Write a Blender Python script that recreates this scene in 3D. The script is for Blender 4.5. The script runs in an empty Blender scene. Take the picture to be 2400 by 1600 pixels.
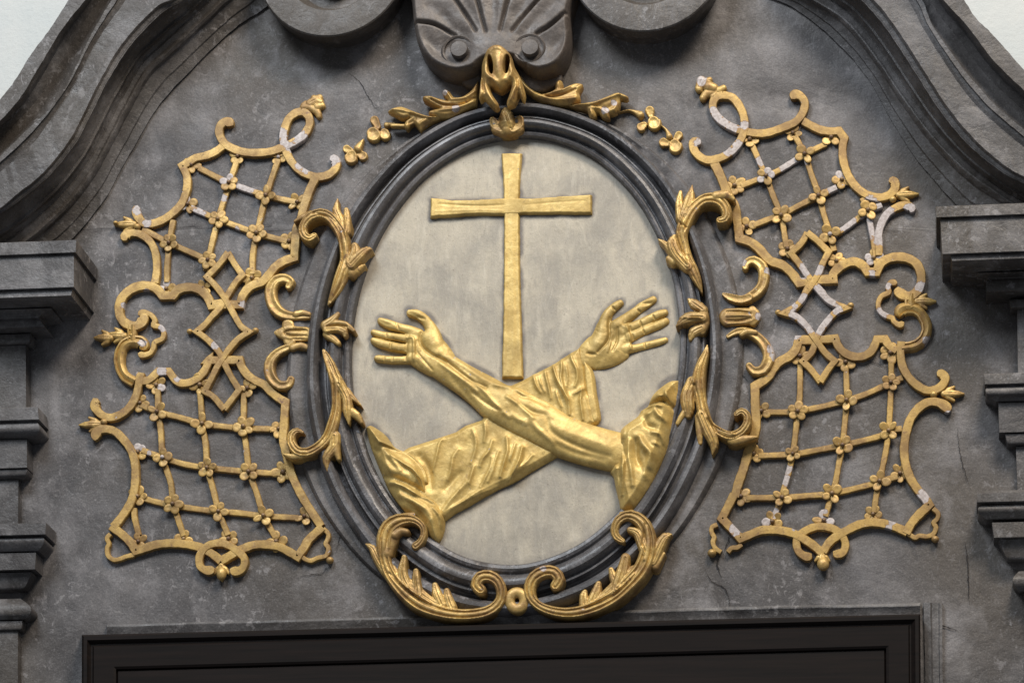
import bpy, bmesh, math, random
import numpy as np
from mathutils import Matrix, Vector
random.seed(4); rng = np.random.default_rng(4)
sc = bpy.context.scene
C = sc.collection

# ------------------------------------------------------------------ camera
# long lens from below and a little to the right of the cartouche; the wall is the plane y = 0
F_PX = 6975.0; DIST = 8.72
def nrm(v):
    v = np.array(v, float); return v/np.linalg.norm(v)
Yc = nrm((1000, -2470, -F_PX)); Xc = nrm((53040, 1773, F_PX))
Xc = nrm(Xc - Yc*np.dot(Xc, Yc)); Zc = np.cross(Xc, Yc)
W2C = np.array([Xc, Yc, Zc]).T
C2W = W2C.T
cam_loc = -DIST*(C2W @ np.array([0, 0, -1.0]))
cd = bpy.data.cameras.new('camera'); cam = bpy.data.objects.new('camera', cd); C.objects.link(cam)
m = Matrix([[*C2W[i], cam_loc[i]] for i in range(3)] + [[0, 0, 0, 1]])
cam.matrix_world = m
cd.sensor_width = 36; cd.lens = F_PX/2400*36; cd.clip_end = 200; cd.clip_start = .1
sc.camera = cam

# ------------------------------------------------------------------ light and exposure
w = bpy.data.worlds.new('World'); sc.world = w; w.use_nodes = True
w.node_tree.nodes['Background'].inputs[0].default_value = (0.80, 0.86, 0.95, 1)
w.node_tree.nodes['Background'].inputs[1].default_value = 0.15
def area(name, loc, target, size, power, col, sy=None):
    ld = bpy.data.lights.new(name, 'AREA'); ld.energy = power; ld.color = col; ld.size = size
    if sy: ld.shape = 'RECTANGLE'; ld.size_y = sy
    o = bpy.data.objects.new(name, ld); C.objects.link(o); o.location = loc
    o.rotation_euler = (Vector(target)-Vector(loc)).to_track_quat('-Z', 'Y').to_euler()
area('window_light_right', (3.2, -5.5, 6.7), (0, 0, -.1), 2.8, 660, (1.0, .88, .74), 2.4)
area('window_light_left', (-2.6, -6.4, 5.8), (0, 0, -.1), 3.2, 460, (.88, .94, 1.0), 3.0)
sc.view_settings.view_transform = 'Standard'; sc.view_settings.look = 'None'
sc.view_settings.exposure = 0.50; sc.view_settings.gamma = 1.0
sc.render.engine = 'CYCLES'

# ------------------------------------------------------------------ pixels of the photograph -> points on the wall
def P(x, y, h=0.0):
    """point at height h off the wall (plane y=-h) seen at photograph pixel x, y (2400 x 1600)"""
    x = np.asarray(x, float); y = np.asarray(y, float); h = np.asarray(h, float)
    d = np.stack(np.broadcast_arrays((x-1200)/F_PX, -(y-800)/F_PX, -np.ones_like(x+y)), -1) @ C2W.T
    t = (-h - cam_loc[1])/d[..., 1]
    return cam_loc + d*t[..., None]
TL = dict(A=(450,200), Z=(150,200), B=(150,450), C=(450,450), D=(150,750), E=(450,750), F=(200,1050), G=(450,1100),
          a=(1580,150), b=(1800,200), c=(1580,400), d=(1820,450), e=(1680,650), f=(1880,750), g=(1640,1050), h=(1880,1050),
          i=(1680,850), j=(600,450), k=(600,680), l=(640,850), m=(1520,420), n=(1560,650), o=(1540,800), p=(840,1170),
          q=(1180,1170), r=(780,80), t=(1080,60), u=(1300,150), v=(840,680), w=(1200,650), x=(840,950), y=(1200,850), S=(0,0))
K = 5.2275
def pts(s):
    """'A:12,30 40,50,r c ...' -> list of [x, y, corner, r] in photograph pixels; letters switch tile; S is the photograph itself"""
    out = []; o = (0, 0); k = 1.0
    for tok in s.split():
        if ':' in tok:
            tl, tok = tok.split(':'); o = TL[tl]; k = 1.0 if tl == 'S' else K
        cr = tok.endswith('c')
        if cr: tok = tok[:-1]
        v = [float(q) for q in tok.split(',')]
        out.append([o[0]+v[0]/k, o[1]+v[1]/k, cr, (v[2]/k if len(v) > 2 else 0)])
    return out
def smooth(pl, step=3.0, closed=False):
    """Catmull-Rom through the points, broken at corners; returns array n x 3 (x, y, r)"""
    a = [np.array([q[0], q[1], q[3]]) for q in pl]; cr = [q[2] for q in pl]; n = len(a); out = []
    m_ = n if closed else n-1
    for i in range(m_):
        p1, p2 = a[i], a[(i+1) % n]
        p0 = a[(i-1) % n] if (closed or i > 0) else 2*p1-p2
        p3 = a[(i+2) % n] if (closed or i+2 < n) else 2*p2-p1
        if cr[i]: p0 = 2*p1-p2
        if cr[(i+1) % n]: p3 = 2*p2-p1
        L = np.linalg.norm(p2[:2]-p1[:2]); k = max(2, int(L/step))
        for t in np.linspace(0, 1, k, endpoint=False):
            out.append(.5*((2*p1)+(-p0+p2)*t+(2*p0-5*p1+4*p2-p3)*t*t+(-p0+3*p1-3*p2+p3)*t**3))
    if not closed: out.append(a[-1])
    return np.array(out)

# ------------------------------------------------------------------ materials
def newmat(name):
    mt = bpy.data.materials.new(name); mt.use_nodes = True
    return mt, mt.node_tree, mt.node_tree.nodes['Principled BSDF']
def nd(t, kind, **kw):
    n = t.nodes.new(kind)
    for k, v in kw.items():
        if k in n.inputs: n.inputs[k].default_value = v
        else: setattr(n, k, v)
    return n
def noise(t, vec, scale, detail=4, rough=.55, dist=0.0):
    n = nd(t, 'ShaderNodeTexNoise'); n.inputs['Scale'].default_value = scale; n.inputs['Detail'].default_value = detail
    n.inputs['Roughness'].default_value = rough; n.inputs['Distortion'].default_value = dist
    t.links.new(vec, n.inputs['Vector']); return n.outputs['Fac']
def ramp(t, fac, stops):
    r = nd(t, 'ShaderNodeValToRGB'); cr = r.color_ramp
    while len(cr.elements) > 1: cr.elements.remove(cr.elements[-1])
    for i, (p, c) in enumerate(stops):
        e = cr.elements[0] if i == 0 else cr.elements.new(p)
        e.position = p; e.color = (c, c, c, 1) if not hasattr(c, '__len__') else (*c, 1)
    t.links.new(fac, r.inputs[0]); return r.outputs[0]
def mix(t, fac, a, b):
    mx = nd(t, 'ShaderNodeMix', data_type='RGBA')
    for s, i in ((fac, 0), (a, 6), (b, 7)):
        if isinstance(s, (int, float)): mx.inputs[i].default_value = s
        elif isinstance(s, tuple): mx.inputs[i].default_value = (*s, 1)
        else: t.links.new(s, mx.inputs[i])
    return mx.outputs[2]
def math_(t, op, a, b=0.0):
    n = nd(t, 'ShaderNodeMath', operation=op)
    for s, i in ((a, 0), (b, 1)):
        if isinstance(s, (int, float)): n.inputs[i].default_value = s
        else: t.links.new(s, n.inputs[i])
    return n.outputs[0]
def scaled(t, vec, s):
    n = nd(t, 'ShaderNodeMapping'); n.inputs['Scale'].default_value = s; t.links.new(vec, n.inputs['Vector']); return n.outputs[0]
def bump(t, b, hgt, dist, strength=1.0, prev=None):
    n = nd(t, 'ShaderNodeBump'); n.inputs['Distance'].default_value = dist; n.inputs['Strength'].default_value = strength
    t.links.new(hgt, n.inputs['Height'])
    if prev is not None: t.links.new(prev, n.inputs['Normal'])
    t.links.new(n.outputs[0], b.inputs['Normal']); return n.outputs[0]

def stone(name, dark, light, brown, scuff=.5, rough=.5, bs=1.0):
    mt, t, b = newmat(name); pos = nd(t, 'ShaderNodeNewGeometry').outputs['Position']
    n1 = noise(t, pos, 3.2, 6, .6, .6); n2 = noise(t, pos, 16, 6, .65, .3); n3 = noise(t, pos, 90, 3, .6)
    n4 = noise(t, pos, 1.3, 3, .5, .3); n5 = noise(t, scaled(t, pos, (1, 1, .75)), 7.0, 7, .62, .35)
    col = mix(t, ramp(t, n1, [(.34, 0.0), (.66, 1.0)]), dark, light)
    col = mix(t, ramp(t, n4, [(.44, 0.0), (.62, .85)]), col, brown)
    pale = tuple(min(1, 2.1*c) for c in light)
    col = mix(t, math_(t, 'MULTIPLY', ramp(t, n5, [(.50, 0.0), (.74, 1.0)]), scuff), col, pale)
    col = mix(t, math_(t, 'MULTIPLY', ramp(t, n2, [(.60, 0.0), (.72, 1.0)]), .45*scuff), col, pale)
    col = mix(t, math_(t, 'MULTIPLY', ramp(t, n2, [(.28, 1.0), (.42, 0.0)]), .45), col, tuple(.55*c for c in dark))
    n6 = noise(t, pos, 230, 2, .5)
    col = mix(t, ramp(t, n6, [(.40, .22), (.55, 0.0)]), col, tuple(.5*c for c in dark))
    col = mix(t, ramp(t, n6, [(.60, 0.0), (.74, .30)]), col, pale)
    n8 = noise(t, pos, 26, 8, .72, .25); n9 = noise(t, scaled(t, pos, (1, 1, .5)), 48, 6, .7, .8); n10 = noise(t, pos, 2.2, 2, .5)
    zone = ramp(t, n10, [(.42, .15), (.60, 1.0)])
    col = mix(t, math_(t, 'MULTIPLY', math_(t, 'MULTIPLY', ramp(t, n8, [(.57, 0.0), (.62, .9)]), scuff), zone), col, pale)
    col = mix(t, math_(t, 'MULTIPLY', math_(t, 'MULTIPLY', ramp(t, n9, [(.60, 0.0), (.64, .8)]), scuff), zone), col, pale)
    col = mix(t, ramp(t, n8, [(.30, .55), (.345, 0.0)]), col, tuple(.4*c for c in dark))
    t.links.new(col, b.inputs['Base Color'])
    t.links.new(ramp(t, n2, [(.3, rough-.1), (.7, rough+.15)]), b.inputs['Roughness'])
    b.inputs['Specular IOR Level'].default_value = .45
    nn = bump(t, b, n3, .0011*bs, .7); nn = bump(t, b, n2, .006*bs, .7, nn); bump(t, b, n1, .02*bs, .5, nn)
    return mt
def gold(name, base, deep, pale, metal=.5, rough=.42, red=.5, chipg=.0, bmp=.0011):
    mt, t, b = newmat(name); pos = nd(t, 'ShaderNodeNewGeometry').outputs['Position']
    n1 = noise(t, pos, 16, 5, .6, .4); n2 = noise(t, pos, 75, 4, .65, .3); n3 = noise(t, pos, 6, 3, .5)
    n4 = noise(t, pos, 300, 2, .5); n5 = noise(t, pos, 42, 5, .7, 1.2)
    col = mix(t, ramp(t, n1, [(.38, 1.0), (.60, 0.0)]), base, deep)
    col = mix(t, ramp(t, n2, [(.52, 0.0), (.74, .6)]), col, pale)
    col = mix(t, math_(t, 'MULTIPLY', ramp(t, n5, [(.60, 0.0), (.70, 1.0)]), red), col, (.150, .080, .055))
    col = mix(t, math_(t, 'MULTIPLY', ramp(t, n2, [(.26, 1.0), (.40, 0.0)]), .6), col, tuple(.45*c for c in deep))
    n7 = noise(t, scaled(t, pos, (1, 1, 1.3)), 170, 3, .6, .5)
    col = mix(t, ramp(t, n7, [(.34, .5), (.46, 0.0)]), col, deep)
    big = noise(t, pos, 5.5, 3, .5, .4)
    col = mix(t, ramp(t, big, [(.50, 0.0), (.66, .55)]), col, tuple(.62*q_ for q_ in deep))
    at = nd(t, 'ShaderNodeAttribute', attribute_name='chip')
    ch = math_(t, 'ADD', at.outputs['Fac'], math_(t, 'MULTIPLY', math_(t, 'SUBTRACT', noise(t, pos, 55, 5, .6, .5), .5), 1.5))
    cf = ramp(t, ch, [(.52, 0.0), (.56, 1.0)])
    gch = ramp(t, noise(t, pos, 48, 3, .5, .4), [(.735-chipg, 0.0), (.75-chipg, 1.0)])
    cf = math_(t, 'MAXIMUM', cf, gch)
    col = mix(t, ramp(t, ch, [(.40, 0.0), (.46, .65)]), col, (.27, .16, .10))
    tone = noise(t, pos, 120, 3, .6)
    col = mix(t, cf, col, mix(t, ramp(t, tone, [(.4, 0.0), (.6, 1.0)]), (.33, .285, .265), (.46, .415, .40)))
    t.links.new(col, b.inputs['Base Color'])
    t.links.new(math_(t, 'MULTIPLY', math_(t, 'SUBTRACT', 1.0, cf), metal), b.inputs['Metallic'])
    t.links.new(ramp(t, n1, [(.3, rough+.14), (.7, rough-.06)]), b.inputs['Roughness'])
    nn = bump(t, b, n4, .0004, .4); nn = bump(t, b, n2, bmp, .7, nn)
    inv = nd(t, 'ShaderNodeInvert'); t.links.new(cf, inv.inputs[1])
    bump(t, b, inv.outputs[0], .0008, .8, nn)
    return mt
M_STONE = stone('dark_stucco_marble', (.048, .045, .046), (.132, .126, .128), (.078, .066, .054), .62, .60)
M_MOULD = stone('dark_moulding_stone', (.040, .037, .037), (.100, .096, .097), (.054, .045, .036), .75, .50)
M_TUBE = stone('polished_dark_moulding', (.054, .053, .056), (.115, .113, .118), (.068, .060, .056), .8, .38, .6)
M_SHELL = stone('brownish_shell_stone', (.058, .050, .046), (.105, .090, .080), (.085, .068, .056), .35, .5, .6)
M_CRACK, _t, _b = newmat('dark_crack'); _b.inputs['Base Color'].default_value = (.012, .010, .010, 1); _b.inputs['Roughness'].default_value = .9  # one even dark colour for the thin crack strips
M_GOLD = gold('gilded_bright', (.61, .435, .145), (.42, .285, .085), (.70, .54, .23), .28, .46, .35)
M_GOLDT = gold('gilded_trellis', (.50, .325, .098), (.26, .155, .054), (.58, .41, .17), .28, .45, .85, .0, .0006)
M_GOLDD = gold('gilded_worn_leaf', (.54, .36, .115), (.27, .16, .058), (.64, .47, .19), .32, .42, .95, .005, .0009)

M_KNOB = gold('dull_knob', (.26, .17, .085), (.13, .078, .05), (.42, .30, .15), .2, .45, .9)
def plaster(name, a, b_, c):
    mt, t, b = newmat(name); pos = nd(t, 'ShaderNodeNewGeometry').outputs['Position']
    n1 = noise(t, pos, 4, 5, .6); n2 = noise(t, pos, 60, 5, .7)
    col = mix(t, ramp(t, n1, [(.35, 0.0), (.65, 1.0)]), a, b_); col = mix(t, ramp(t, n2, [(.60, 0.0), (.75, .5)]), col, c)
    t.links.new(col, b.inputs['Base Color']); b.inputs['Roughness'].default_value = .85; bump(t, b, n2, .002); return mt
M_PLASTER = plaster('pale_plaster', (.44, .475, .48), (.49, .51, .505), (.36, .385, .385))
def medal():
    mt, t, b = newmat('beige_painted_panel'); pos = nd(t, 'ShaderNodeNewGeometry').outputs['Position']
    n1 = noise(t, scaled(t, pos, (1.2, 1, .8)), 4.5, 7, .65, .3); n2 = noise(t, scaled(t, pos, (2.0, 1, .7)), 10, 8, .70, .35)
    n3 = noise(t, pos, 60, 5, .65, .6); n4 = noise(t, pos, 2.6, 3, .5)
    col = mix(t, ramp(t, n1, [(.40, 0.0), (.58, .95)]), (.29, .266, .222), (.43, .387, .305))
    col = mix(t, ramp(t, n2, [(.52, 0.0), (.72, .6)]), col, (.51, .465, .375))
    col = mix(t, ramp(t, n2, [(.30, .6), (.46, 0.0)]), col, (.27, .248, .215))
    col = mix(t, ramp(t, n3, [(.60, 0.0), (.75, .35)]), col, (.22, .195, .165))
    st_ = noise(t, scaled(t, pos, (3.0, 1, .7)), 15, 8, .74, 1.4)
    col = mix(t, ramp(t, st_, [(.55, 0.0), (.68, .35)]), col, (.54, .50, .42))
    col = mix(t, ramp(t, st_, [(.32, .45), (.44, 0.0)]), col, (.22, .20, .17))
    sp = noise(t, pos, 150, 3, .6)
    col = mix(t, ramp(t, sp, [(.30, .5), (.37, 0.0)]), col, (.17, .145, .12))
    wv = noise(t, scaled(t, pos, (1, 1, 3.2)), 14, 6, .7, 2.4)
    col = mix(t, ramp(t, wv, [(.485, 0.0), (.50, .28), (.515, 0.0)]), col, (.20, .18, .155))
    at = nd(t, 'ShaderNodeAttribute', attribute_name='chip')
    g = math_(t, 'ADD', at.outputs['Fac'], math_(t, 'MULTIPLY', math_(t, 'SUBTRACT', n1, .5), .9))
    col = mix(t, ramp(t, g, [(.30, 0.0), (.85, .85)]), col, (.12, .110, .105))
    t.links.new(col, b.inputs['Base Color']); b.inputs['Roughness'].default_value = .62
    nn = bump(t, b, n3, .0015, .7); bump(t, b, n2, .006, .7, nn); return mt
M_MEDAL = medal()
def wood():
    mt, t, b = newmat('blackened_wood'); pos = nd(t, 'ShaderNodeNewGeometry').outputs['Position']
    n1 = noise(t, scaled(t, pos, (.6, 8, 14)), 6, 5, .6)
    col = mix(t, ramp(t, n1, [(.35, 0.0), (.7, 1.0)]), (.0032, .0019, .0015), (.0088, .0049, .0037))
    t.links.new(col, b.inputs['Base Color']); b.inputs['Roughness'].default_value = .6; b.inputs['Specular IOR Level'].default_value = .18; bump(t, b, n1, .0006, .4); return mt
M_WOOD = wood()

# ------------------------------------------------------------------ object helpers
def tag(o, label=None, cat=None, group=None, kind=None):
    for k, v in (('label', label), ('category', cat), ('group', group), ('kind', kind)):
        if v: o[k] = v
    return o
def thing(name, at, label, cat, group=None):
    o = bpy.data.objects.new(name, None); C.objects.link(o); o.empty_display_size = .05
    o.location = P(at[0], at[1], 0); return tag(o, label, cat, group)
def mk(name, V, faces, mat, parent=None, sm=True, ang=35, attr=None):
    me = bpy.data.meshes.new(name)
    V = np.asarray(V, float)
    org = np.array(parent.location) if parent is not None and parent.type == 'EMPTY' else (V.mean(0) if parent is None else np.zeros(3))
    if parent is not None and parent.type != 'EMPTY': org = np.array(parent['_org'])
    me.from_pydata([tuple(q) for q in (V-org)], [], [tuple(int(i) for i in f) for f in faces])
    me.materials.append(mat)
    if attr is not None:
        at_ = me.attributes.new('chip', 'FLOAT', 'POINT'); at_.data.foreach_set('value', np.asarray(attr, np.float32))
    bm = bmesh.new(); bm.from_mesh(me); bmesh.ops.recalc_face_normals(bm, faces=bm.faces); bm.to_mesh(me); bm.free()
    if sm:
        me.polygons.foreach_set('use_smooth', [True]*len(me.polygons)); me.set_sharp_from_angle(angle=math.radians(ang))
    o = bpy.data.objects.new(name, me); C.objects.link(o)
    if parent is None: o.location = org
    else: o.parent = parent
    o['_org'] = list(map(float, org))
    return o
def chipval(x, y, chips):
    v = np.zeros(len(x))
    for cx, cy, r in chips: v = np.maximum(v, np.clip(1.25-np.hypot(x-cx, y-cy)/r*.75, 0, 1)*(np.hypot(x-cx, y-cy) < r*1.3))
    return v

def strip(name, s, width, h0, th, mat, parent, chips=(), closed=False, bev=1.3, cap=(False, False), rnd=False, wob=.05):
    """flat band with bevelled edges that follows a traced centre line; width in photograph pixels"""
    pl = pts(s) if isinstance(s, str) else s
    a = smooth(pl, 3.0, closed); n = len(a)
    d = np.roll(a[:, :2], -1, 0)-a[:, :2]; db = a[:, :2]-np.roll(a[:, :2], 1, 0)
    if not closed: d[-1] = d[-2]; db[0] = d[0]
    d /= np.linalg.norm(d, axis=1)[:, None]+1e-9; db /= np.linalg.norm(db, axis=1)[:, None]+1e-9
    tv = d+db; tv /= np.linalg.norm(tv, axis=1)[:, None]+1e-9
    cosh = np.clip((tv*d).sum(1), .42, 1); nv = np.stack([-tv[:, 1], tv[:, 0]], 1)/cosh[:, None]
    hw = np.full(n, width/2.0)
    L = np.concatenate([[0], np.cumsum(np.linalg.norm(np.diff(a[:, :2], axis=0), axis=1))])
    ph = random.random()*9
    hw *= 1+wob*np.sin(L*.11+ph)*.6+wob*np.sin(L*.31+ph*2)*.5
    if cap[0]:
        q = np.clip(L/(width*.62), 0, 1); hw = hw*np.sqrt(np.clip(1-(1-q)**2, .02, 1))*(1+.22*np.exp(-((L-width*.7)/(width*.6))**2))
    if cap[1]:
        R = L[-1]-L; q = np.clip(R/(width*.62), 0, 1); hw = hw*np.sqrt(np.clip(1-(1-q)**2, .02, 1))*(1+.22*np.exp(-((R-width*.7)/(width*.6))**2))
    ht = h0+th
    bevs = np.minimum(bev, hw*.45)
    cols = [(-1, 0, h0-.006), (-1, 0, ht-.0028), (-1, 1, ht-.0004), (0, 0, ht+.0001), (1, 1, ht-.0004), (1, 0, ht-.0028), (1, 0, h0-.006)]
    if rnd: cols = [(-1, 0, h0-.006), (-1, 0, ht-.006), (-.72, 0, ht), (-.3, 0, ht+.004), (.1, 0, ht+.001), (.45, 0, ht-.004), (.6, 0, ht+.001), (.85, 0, ht), (1, 0, ht-.005), (1, 0, h0-.006)]
    V = []; cv = []
    hn = .0003*np.sin(L*.07+ph)
    for s_, isb, hh in cols:
        off = s_*(hw-isb*bevs) if abs(s_) == 1 else s_*hw
        q = a[:, :2]+nv*off[:, None]
        p = P(q[:, 0], q[:, 1], ht); p[:, 1] = -(hh+(hn if hh > h0 else 0)); V.append(p); cv.append(chipval(q[:, 0], q[:, 1], chips))
    nc = len(cols); V = np.stack(V, 1).reshape(-1, 3); cv = np.stack(cv, 1).reshape(-1)
    F = []
    for i in range(n if closed else n-1):
        j = (i+1) % n
        for k in range(nc-1): F.append((i*nc+k, i*nc+k+1, j*nc+k+1, j*nc+k))
    if not closed: F.append(tuple(range(nc))); F.append(tuple((n-1)*nc+k for k in range(nc)))
    return mk(name, V, F, mat, parent, attr=cv, ang=24 if not rnd else 40)

# ---- carved relief: strokes and outlines become one height field with real sides
def polysdf(X, Y, poly):
    d2 = np.full(X.shape, 1e12); ins = np.zeros(X.shape, bool); n = len(poly)
    for i in range(n):
        ax, ay = poly[i]; bx, by = poly[(i+1) % n]
        ex, ey = bx-ax, by-ay; t = np.clip(((X-ax)*ex+(Y-ay)*ey)/(ex*ex+ey*ey+1e-9), 0, 1)
        d2 = np.minimum(d2, (X-ax-t*ex)**2+(Y-ay-t*ey)**2)
        c = ((ay > Y) != (by > Y)) & (X < (bx-ax)*(Y-ay)/(by-ay+1e-12)+ax); ins ^= c
    d = np.sqrt(d2); return np.where(ins, -d, d)
def seg(X, Y, A, B):
    ex, ey = B[0]-A[0], B[1]-A[1]; t = np.clip(((X-A[0])*ex+(Y-A[1])*ey)/(ex*ex+ey*ey+1e-9), 0, 1)
    return np.hypot(X-A[0]-t*ex, Y-A[1]-t*ey), t
def prof(kind, q):
    q = np.clip(q, 0, 1); r = np.sqrt(np.clip(1-q*q, 0, 1))
    if kind == 'r': return r
    if kind == 'g': return np.clip(1.25*r, 0, 1)-.42*np.exp(-(q/.5)**2)
    if kind == 'f': return np.clip((1-q)*3.2, 0, 1)**.6
    if kind == 'v': return r-.30*np.exp(-(q/.16)**2)-.06*(1+np.cos(q*15))*(q > .2)
    if kind == 'w': return np.clip(1.25*r, 0, 1)-.34*np.exp(-((q-.40)/.15)**2)
    if kind == 'c': return np.clip(1.6*r, 0, 1)-.55*(1-q*q)
def box3(H, n=1):
    for _ in range(n):
        Q = np.pad(H, 1, mode='edge'); H = (Q[:-2, 1:-1]+Q[2:, 1:-1]+Q[1:-1, :-2]+Q[1:-1, 2:]+4*Q[1:-1, 1:-1])/8
    return H
def vnoise(X, Y, s, seed):
    """smooth value noise on the pixel grid"""
    r = np.random.default_rng(seed); g = r.random((64, 64)); x = X/s+seed*7.3; y = Y/s+seed*3.1
    i = np.floor(x).astype(int); j = np.floor(y).astype(int); u = x-i; v = y-j; u = u*u*(3-2*u); v = v*v*(3-2*v)
    f = lambda a, b: g[a % 64, b % 64]
    return (f(i, j)*(1-u)*(1-v)+f(i+1, j)*u*(1-v)+f(i, j+1)*(1-u)*v+f(i+1, j+1)*u*v)-.5
GRIDS = {}
def carve(name, mat, parent, strokes=(), polys=(), folds=(), dents=(), hm=.03, base=.0, skirt=None, step=1.4, kh=.75,
          blur=1, chips=(), rough=.0006, edge=10, chipbase=0, clip=None, blend=0.0):
    """strokes: (kind, points with radius[, height factor]); polys: (points, height, edge px); folds: (points, width px, amplitude m)"""
    st = []; allx = []; ally = []
    for s in strokes:
        a = smooth(pts(s[1]), 9.0) if isinstance(s[1], str) else s[1]
        st.append((s[0], a, s[2] if len(s) > 2 else 1.0, s[3] if len(s) > 3 else 0.0))
        allx += list(a[:, 0]-a[:, 2])+list(a[:, 0]+a[:, 2]); ally += list(a[:, 1]-a[:, 2])+list(a[:, 1]+a[:, 2])
    pg = []
    for s in polys:
        q = smooth(pts(s[0]), 6, True)[:, :2]; pg.append((q, s[1], s[2])); allx += list(q[:, 0]); ally += list(q[:, 1])
    x0, x1, y0, y1 = min(allx)-3, max(allx)+3, min(ally)-3, max(ally)+3
    xs = np.arange(x0, x1+step, step); ys = np.arange(y0, y1+step, step); X, Y = np.meshgrid(xs, ys)
    D = np.full(X.shape, 1e3); H = np.full(X.shape, -1.0)
    for q, hh, ed in pg:
        s = polysdf(X, Y, q); D = np.minimum(D, s)
        hq = base+hh*np.clip(-s/ed, 0, 1)**.5; H = np.where(s < 0, np.maximum(H, hq), H)
    for kind, a, fh, lift in st:
        SD = np.full(X.shape, 1e3); SQ = np.full(X.shape, 9.0); SR = np.zeros(X.shape)
        for i in range(len(a)-1):
            A, B = a[i], a[i+1]; rr = max(A[2], B[2])+4
            i0 = max(0, int((min(A[0], B[0])-rr-x0)/step)); i1 = int((max(A[0], B[0])+rr-x0)/step)+2
            j0 = max(0, int((min(A[1], B[1])-rr-y0)/step)); j1 = int((max(A[1], B[1])+rr-y0)/step)+2
            sl = (slice(j0, j1), slice(i0, i1))
            if X[sl].size == 0: continue
            d, t = seg(X[sl], Y[sl], A, B); r = A[2]+(B[2]-A[2])*t+.01
            q = d/r; better = q < SQ[sl]
            SD[sl] = np.minimum(SD[sl], d-r)
            SR[sl] = np.where(better, r, SR[sl]); SQ[sl] = np.minimum(SQ[sl], q)
        D = np.minimum(D, SD); hh = base+lift+kh*fh*SR*.00125*prof(kind, SQ)
        if blend > 0:
            k_ = blend; hi = np.clip(.5+.5*(hh-H)/k_, 0, 1); sm_ = H*(1-hi)+hh*hi+k_*hi*(1-hi)
            H = np.where(SQ < 1, np.where(H > base-.001, sm_, hh), H)
        else: H = np.where(SQ < 1, np.maximum(H, hh), H)
    if clip is not None: D = np.maximum(D, clip(X, Y))
    ins = D < 0
    GRIDS[name] = (x0, y0, step, D)
    H = np.where(ins, H, base)
    for fp, fw, am in folds:
        a = smooth(pts(fp), 8) if isinstance(fp, str) else fp; dd = np.full(X.shape, 1e3); tt = np.zeros(X.shape); n = len(a)-1
        for i in range(n):
            d, t = seg(X, Y, a[i], a[i+1]); b_ = d < dd; dd = np.where(b_, d, dd); tt = np.where(b_, (i+t)/n, tt)
        H = H+am*np.exp(-(dd/fw)**2)*np.clip(-D/4, 0, 1)*(.6+.4*np.sin(np.pi*np.clip(tt, 0, 1)))
    for c in dents:                                   # ellipse dents: cx, cy, rx, ry, angle, depth
        cx, cy, rx, ry, an, dep = c; ca, sa = math.cos(an), math.sin(an)
        u = ((X-cx)*ca+(Y-cy)*sa)/rx; v = (-(X-cx)*sa+(Y-cy)*ca)/ry; q = np.hypot(u, v)
        H = H-(dep*np.clip((1.15-q)/.3, 0, 1) if dep > .03 else dep*np.exp(-1.3*q*q))
    H = box3(H, blur)
    H = H+rough*.9*vnoise(X, Y, 10, 3)+rough*.35*vnoise(X, Y, 5, 5)+rough*2.2*vnoise(X, Y, 24, 8)
    gy, gx = np.gradient(D, step); gl = np.hypot(gx, gy)+1e-6; out = D >= 0
    mv = np.where(out, np.minimum(D, 2.2*step), 0)
    Xn = X-gx/gl*mv; Yn = Y-gy/gl*mv
    hb = base if skirt is None else skirt
    keep = (ins[:-1, :-1] | ins[1:, :-1] | ins[:-1, 1:] | ins[1:, 1:])
    ny, nx = X.shape; idx = -np.ones(X.shape, int)
    jj, ii = np.nonzero(keep); used = np.zeros(X.shape, bool)
    for dj, di in ((0, 0), (1, 0), (0, 1), (1, 1)): used[jj+dj, ii+di] = True
    idx[used] = np.arange(used.sum())
    V = P(Xn[used], Yn[used], hm); V[:, 1] = -np.where(D[used] >= 0, np.maximum(base, np.minimum(H[used], base+.004)), H[used])
    q = np.stack([idx[jj, ii], idx[jj, ii+1], idx[jj+1, ii+1], idx[jj+1, ii]], 1)
    e = np.concatenate([q[:, [0, 1]], q[:, [1, 2]], q[:, [2, 3]], q[:, [3, 0]]]); es = np.sort(e, 1)
    key = es[:, 0]*10**7+es[:, 1]; u, inv, cnt = np.unique(key, return_inverse=True, return_counts=True); be = e[cnt[inv] == 1]
    bv = np.unique(be); mp = {int(b_): len(V)+k for k, b_ in enumerate(bv)}
    V2 = V[bv].copy(); V2[:, 1] = -hb
    F = [tuple(r_) for r_ in q.tolist()]+[(int(b_), int(a_), mp[int(a_)], mp[int(b_)]) for a_, b_ in be]
    cv = chipval(Xn[used], Yn[used], chips)+chipbase; cv = np.concatenate([cv, np.zeros(len(V2))])
    return mk(name, np.concatenate([V, V2]), F, mat, parent, attr=cv, ang=60)

def blob(name, x, y, h, rx, ry, rz, mat, parent, rot=0.0, seg_=14, rings=8):
    """small rounded knob; radii in photograph pixels across, metres off the wall"""
    o = P(x, y, h); V = []; F = []
    for i in range(rings+1):
        f = math.pi*i/rings
        for j in range(seg_):
            t = 2*math.pi*j/seg_; u = math.sin(f)*math.cos(t)*rx*.00125; v = math.sin(f)*math.sin(t)*ry*.00125
            V.append((o[0]+u*math.cos(rot)-v*math.sin(rot), o[1]-math.cos(f)*rz, o[2]+u*math.sin(rot)+v*math.cos(rot)))
    for i in range(rings):
        for j in range(seg_): F.append((i*seg_+j, i*seg_+(j+1) % seg_, (i+1)*seg_+(j+1) % seg_, (i+1)*seg_+j))
    return mk(name, V, F, mat, parent, ang=80, attr=np.zeros(len(V)))

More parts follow.
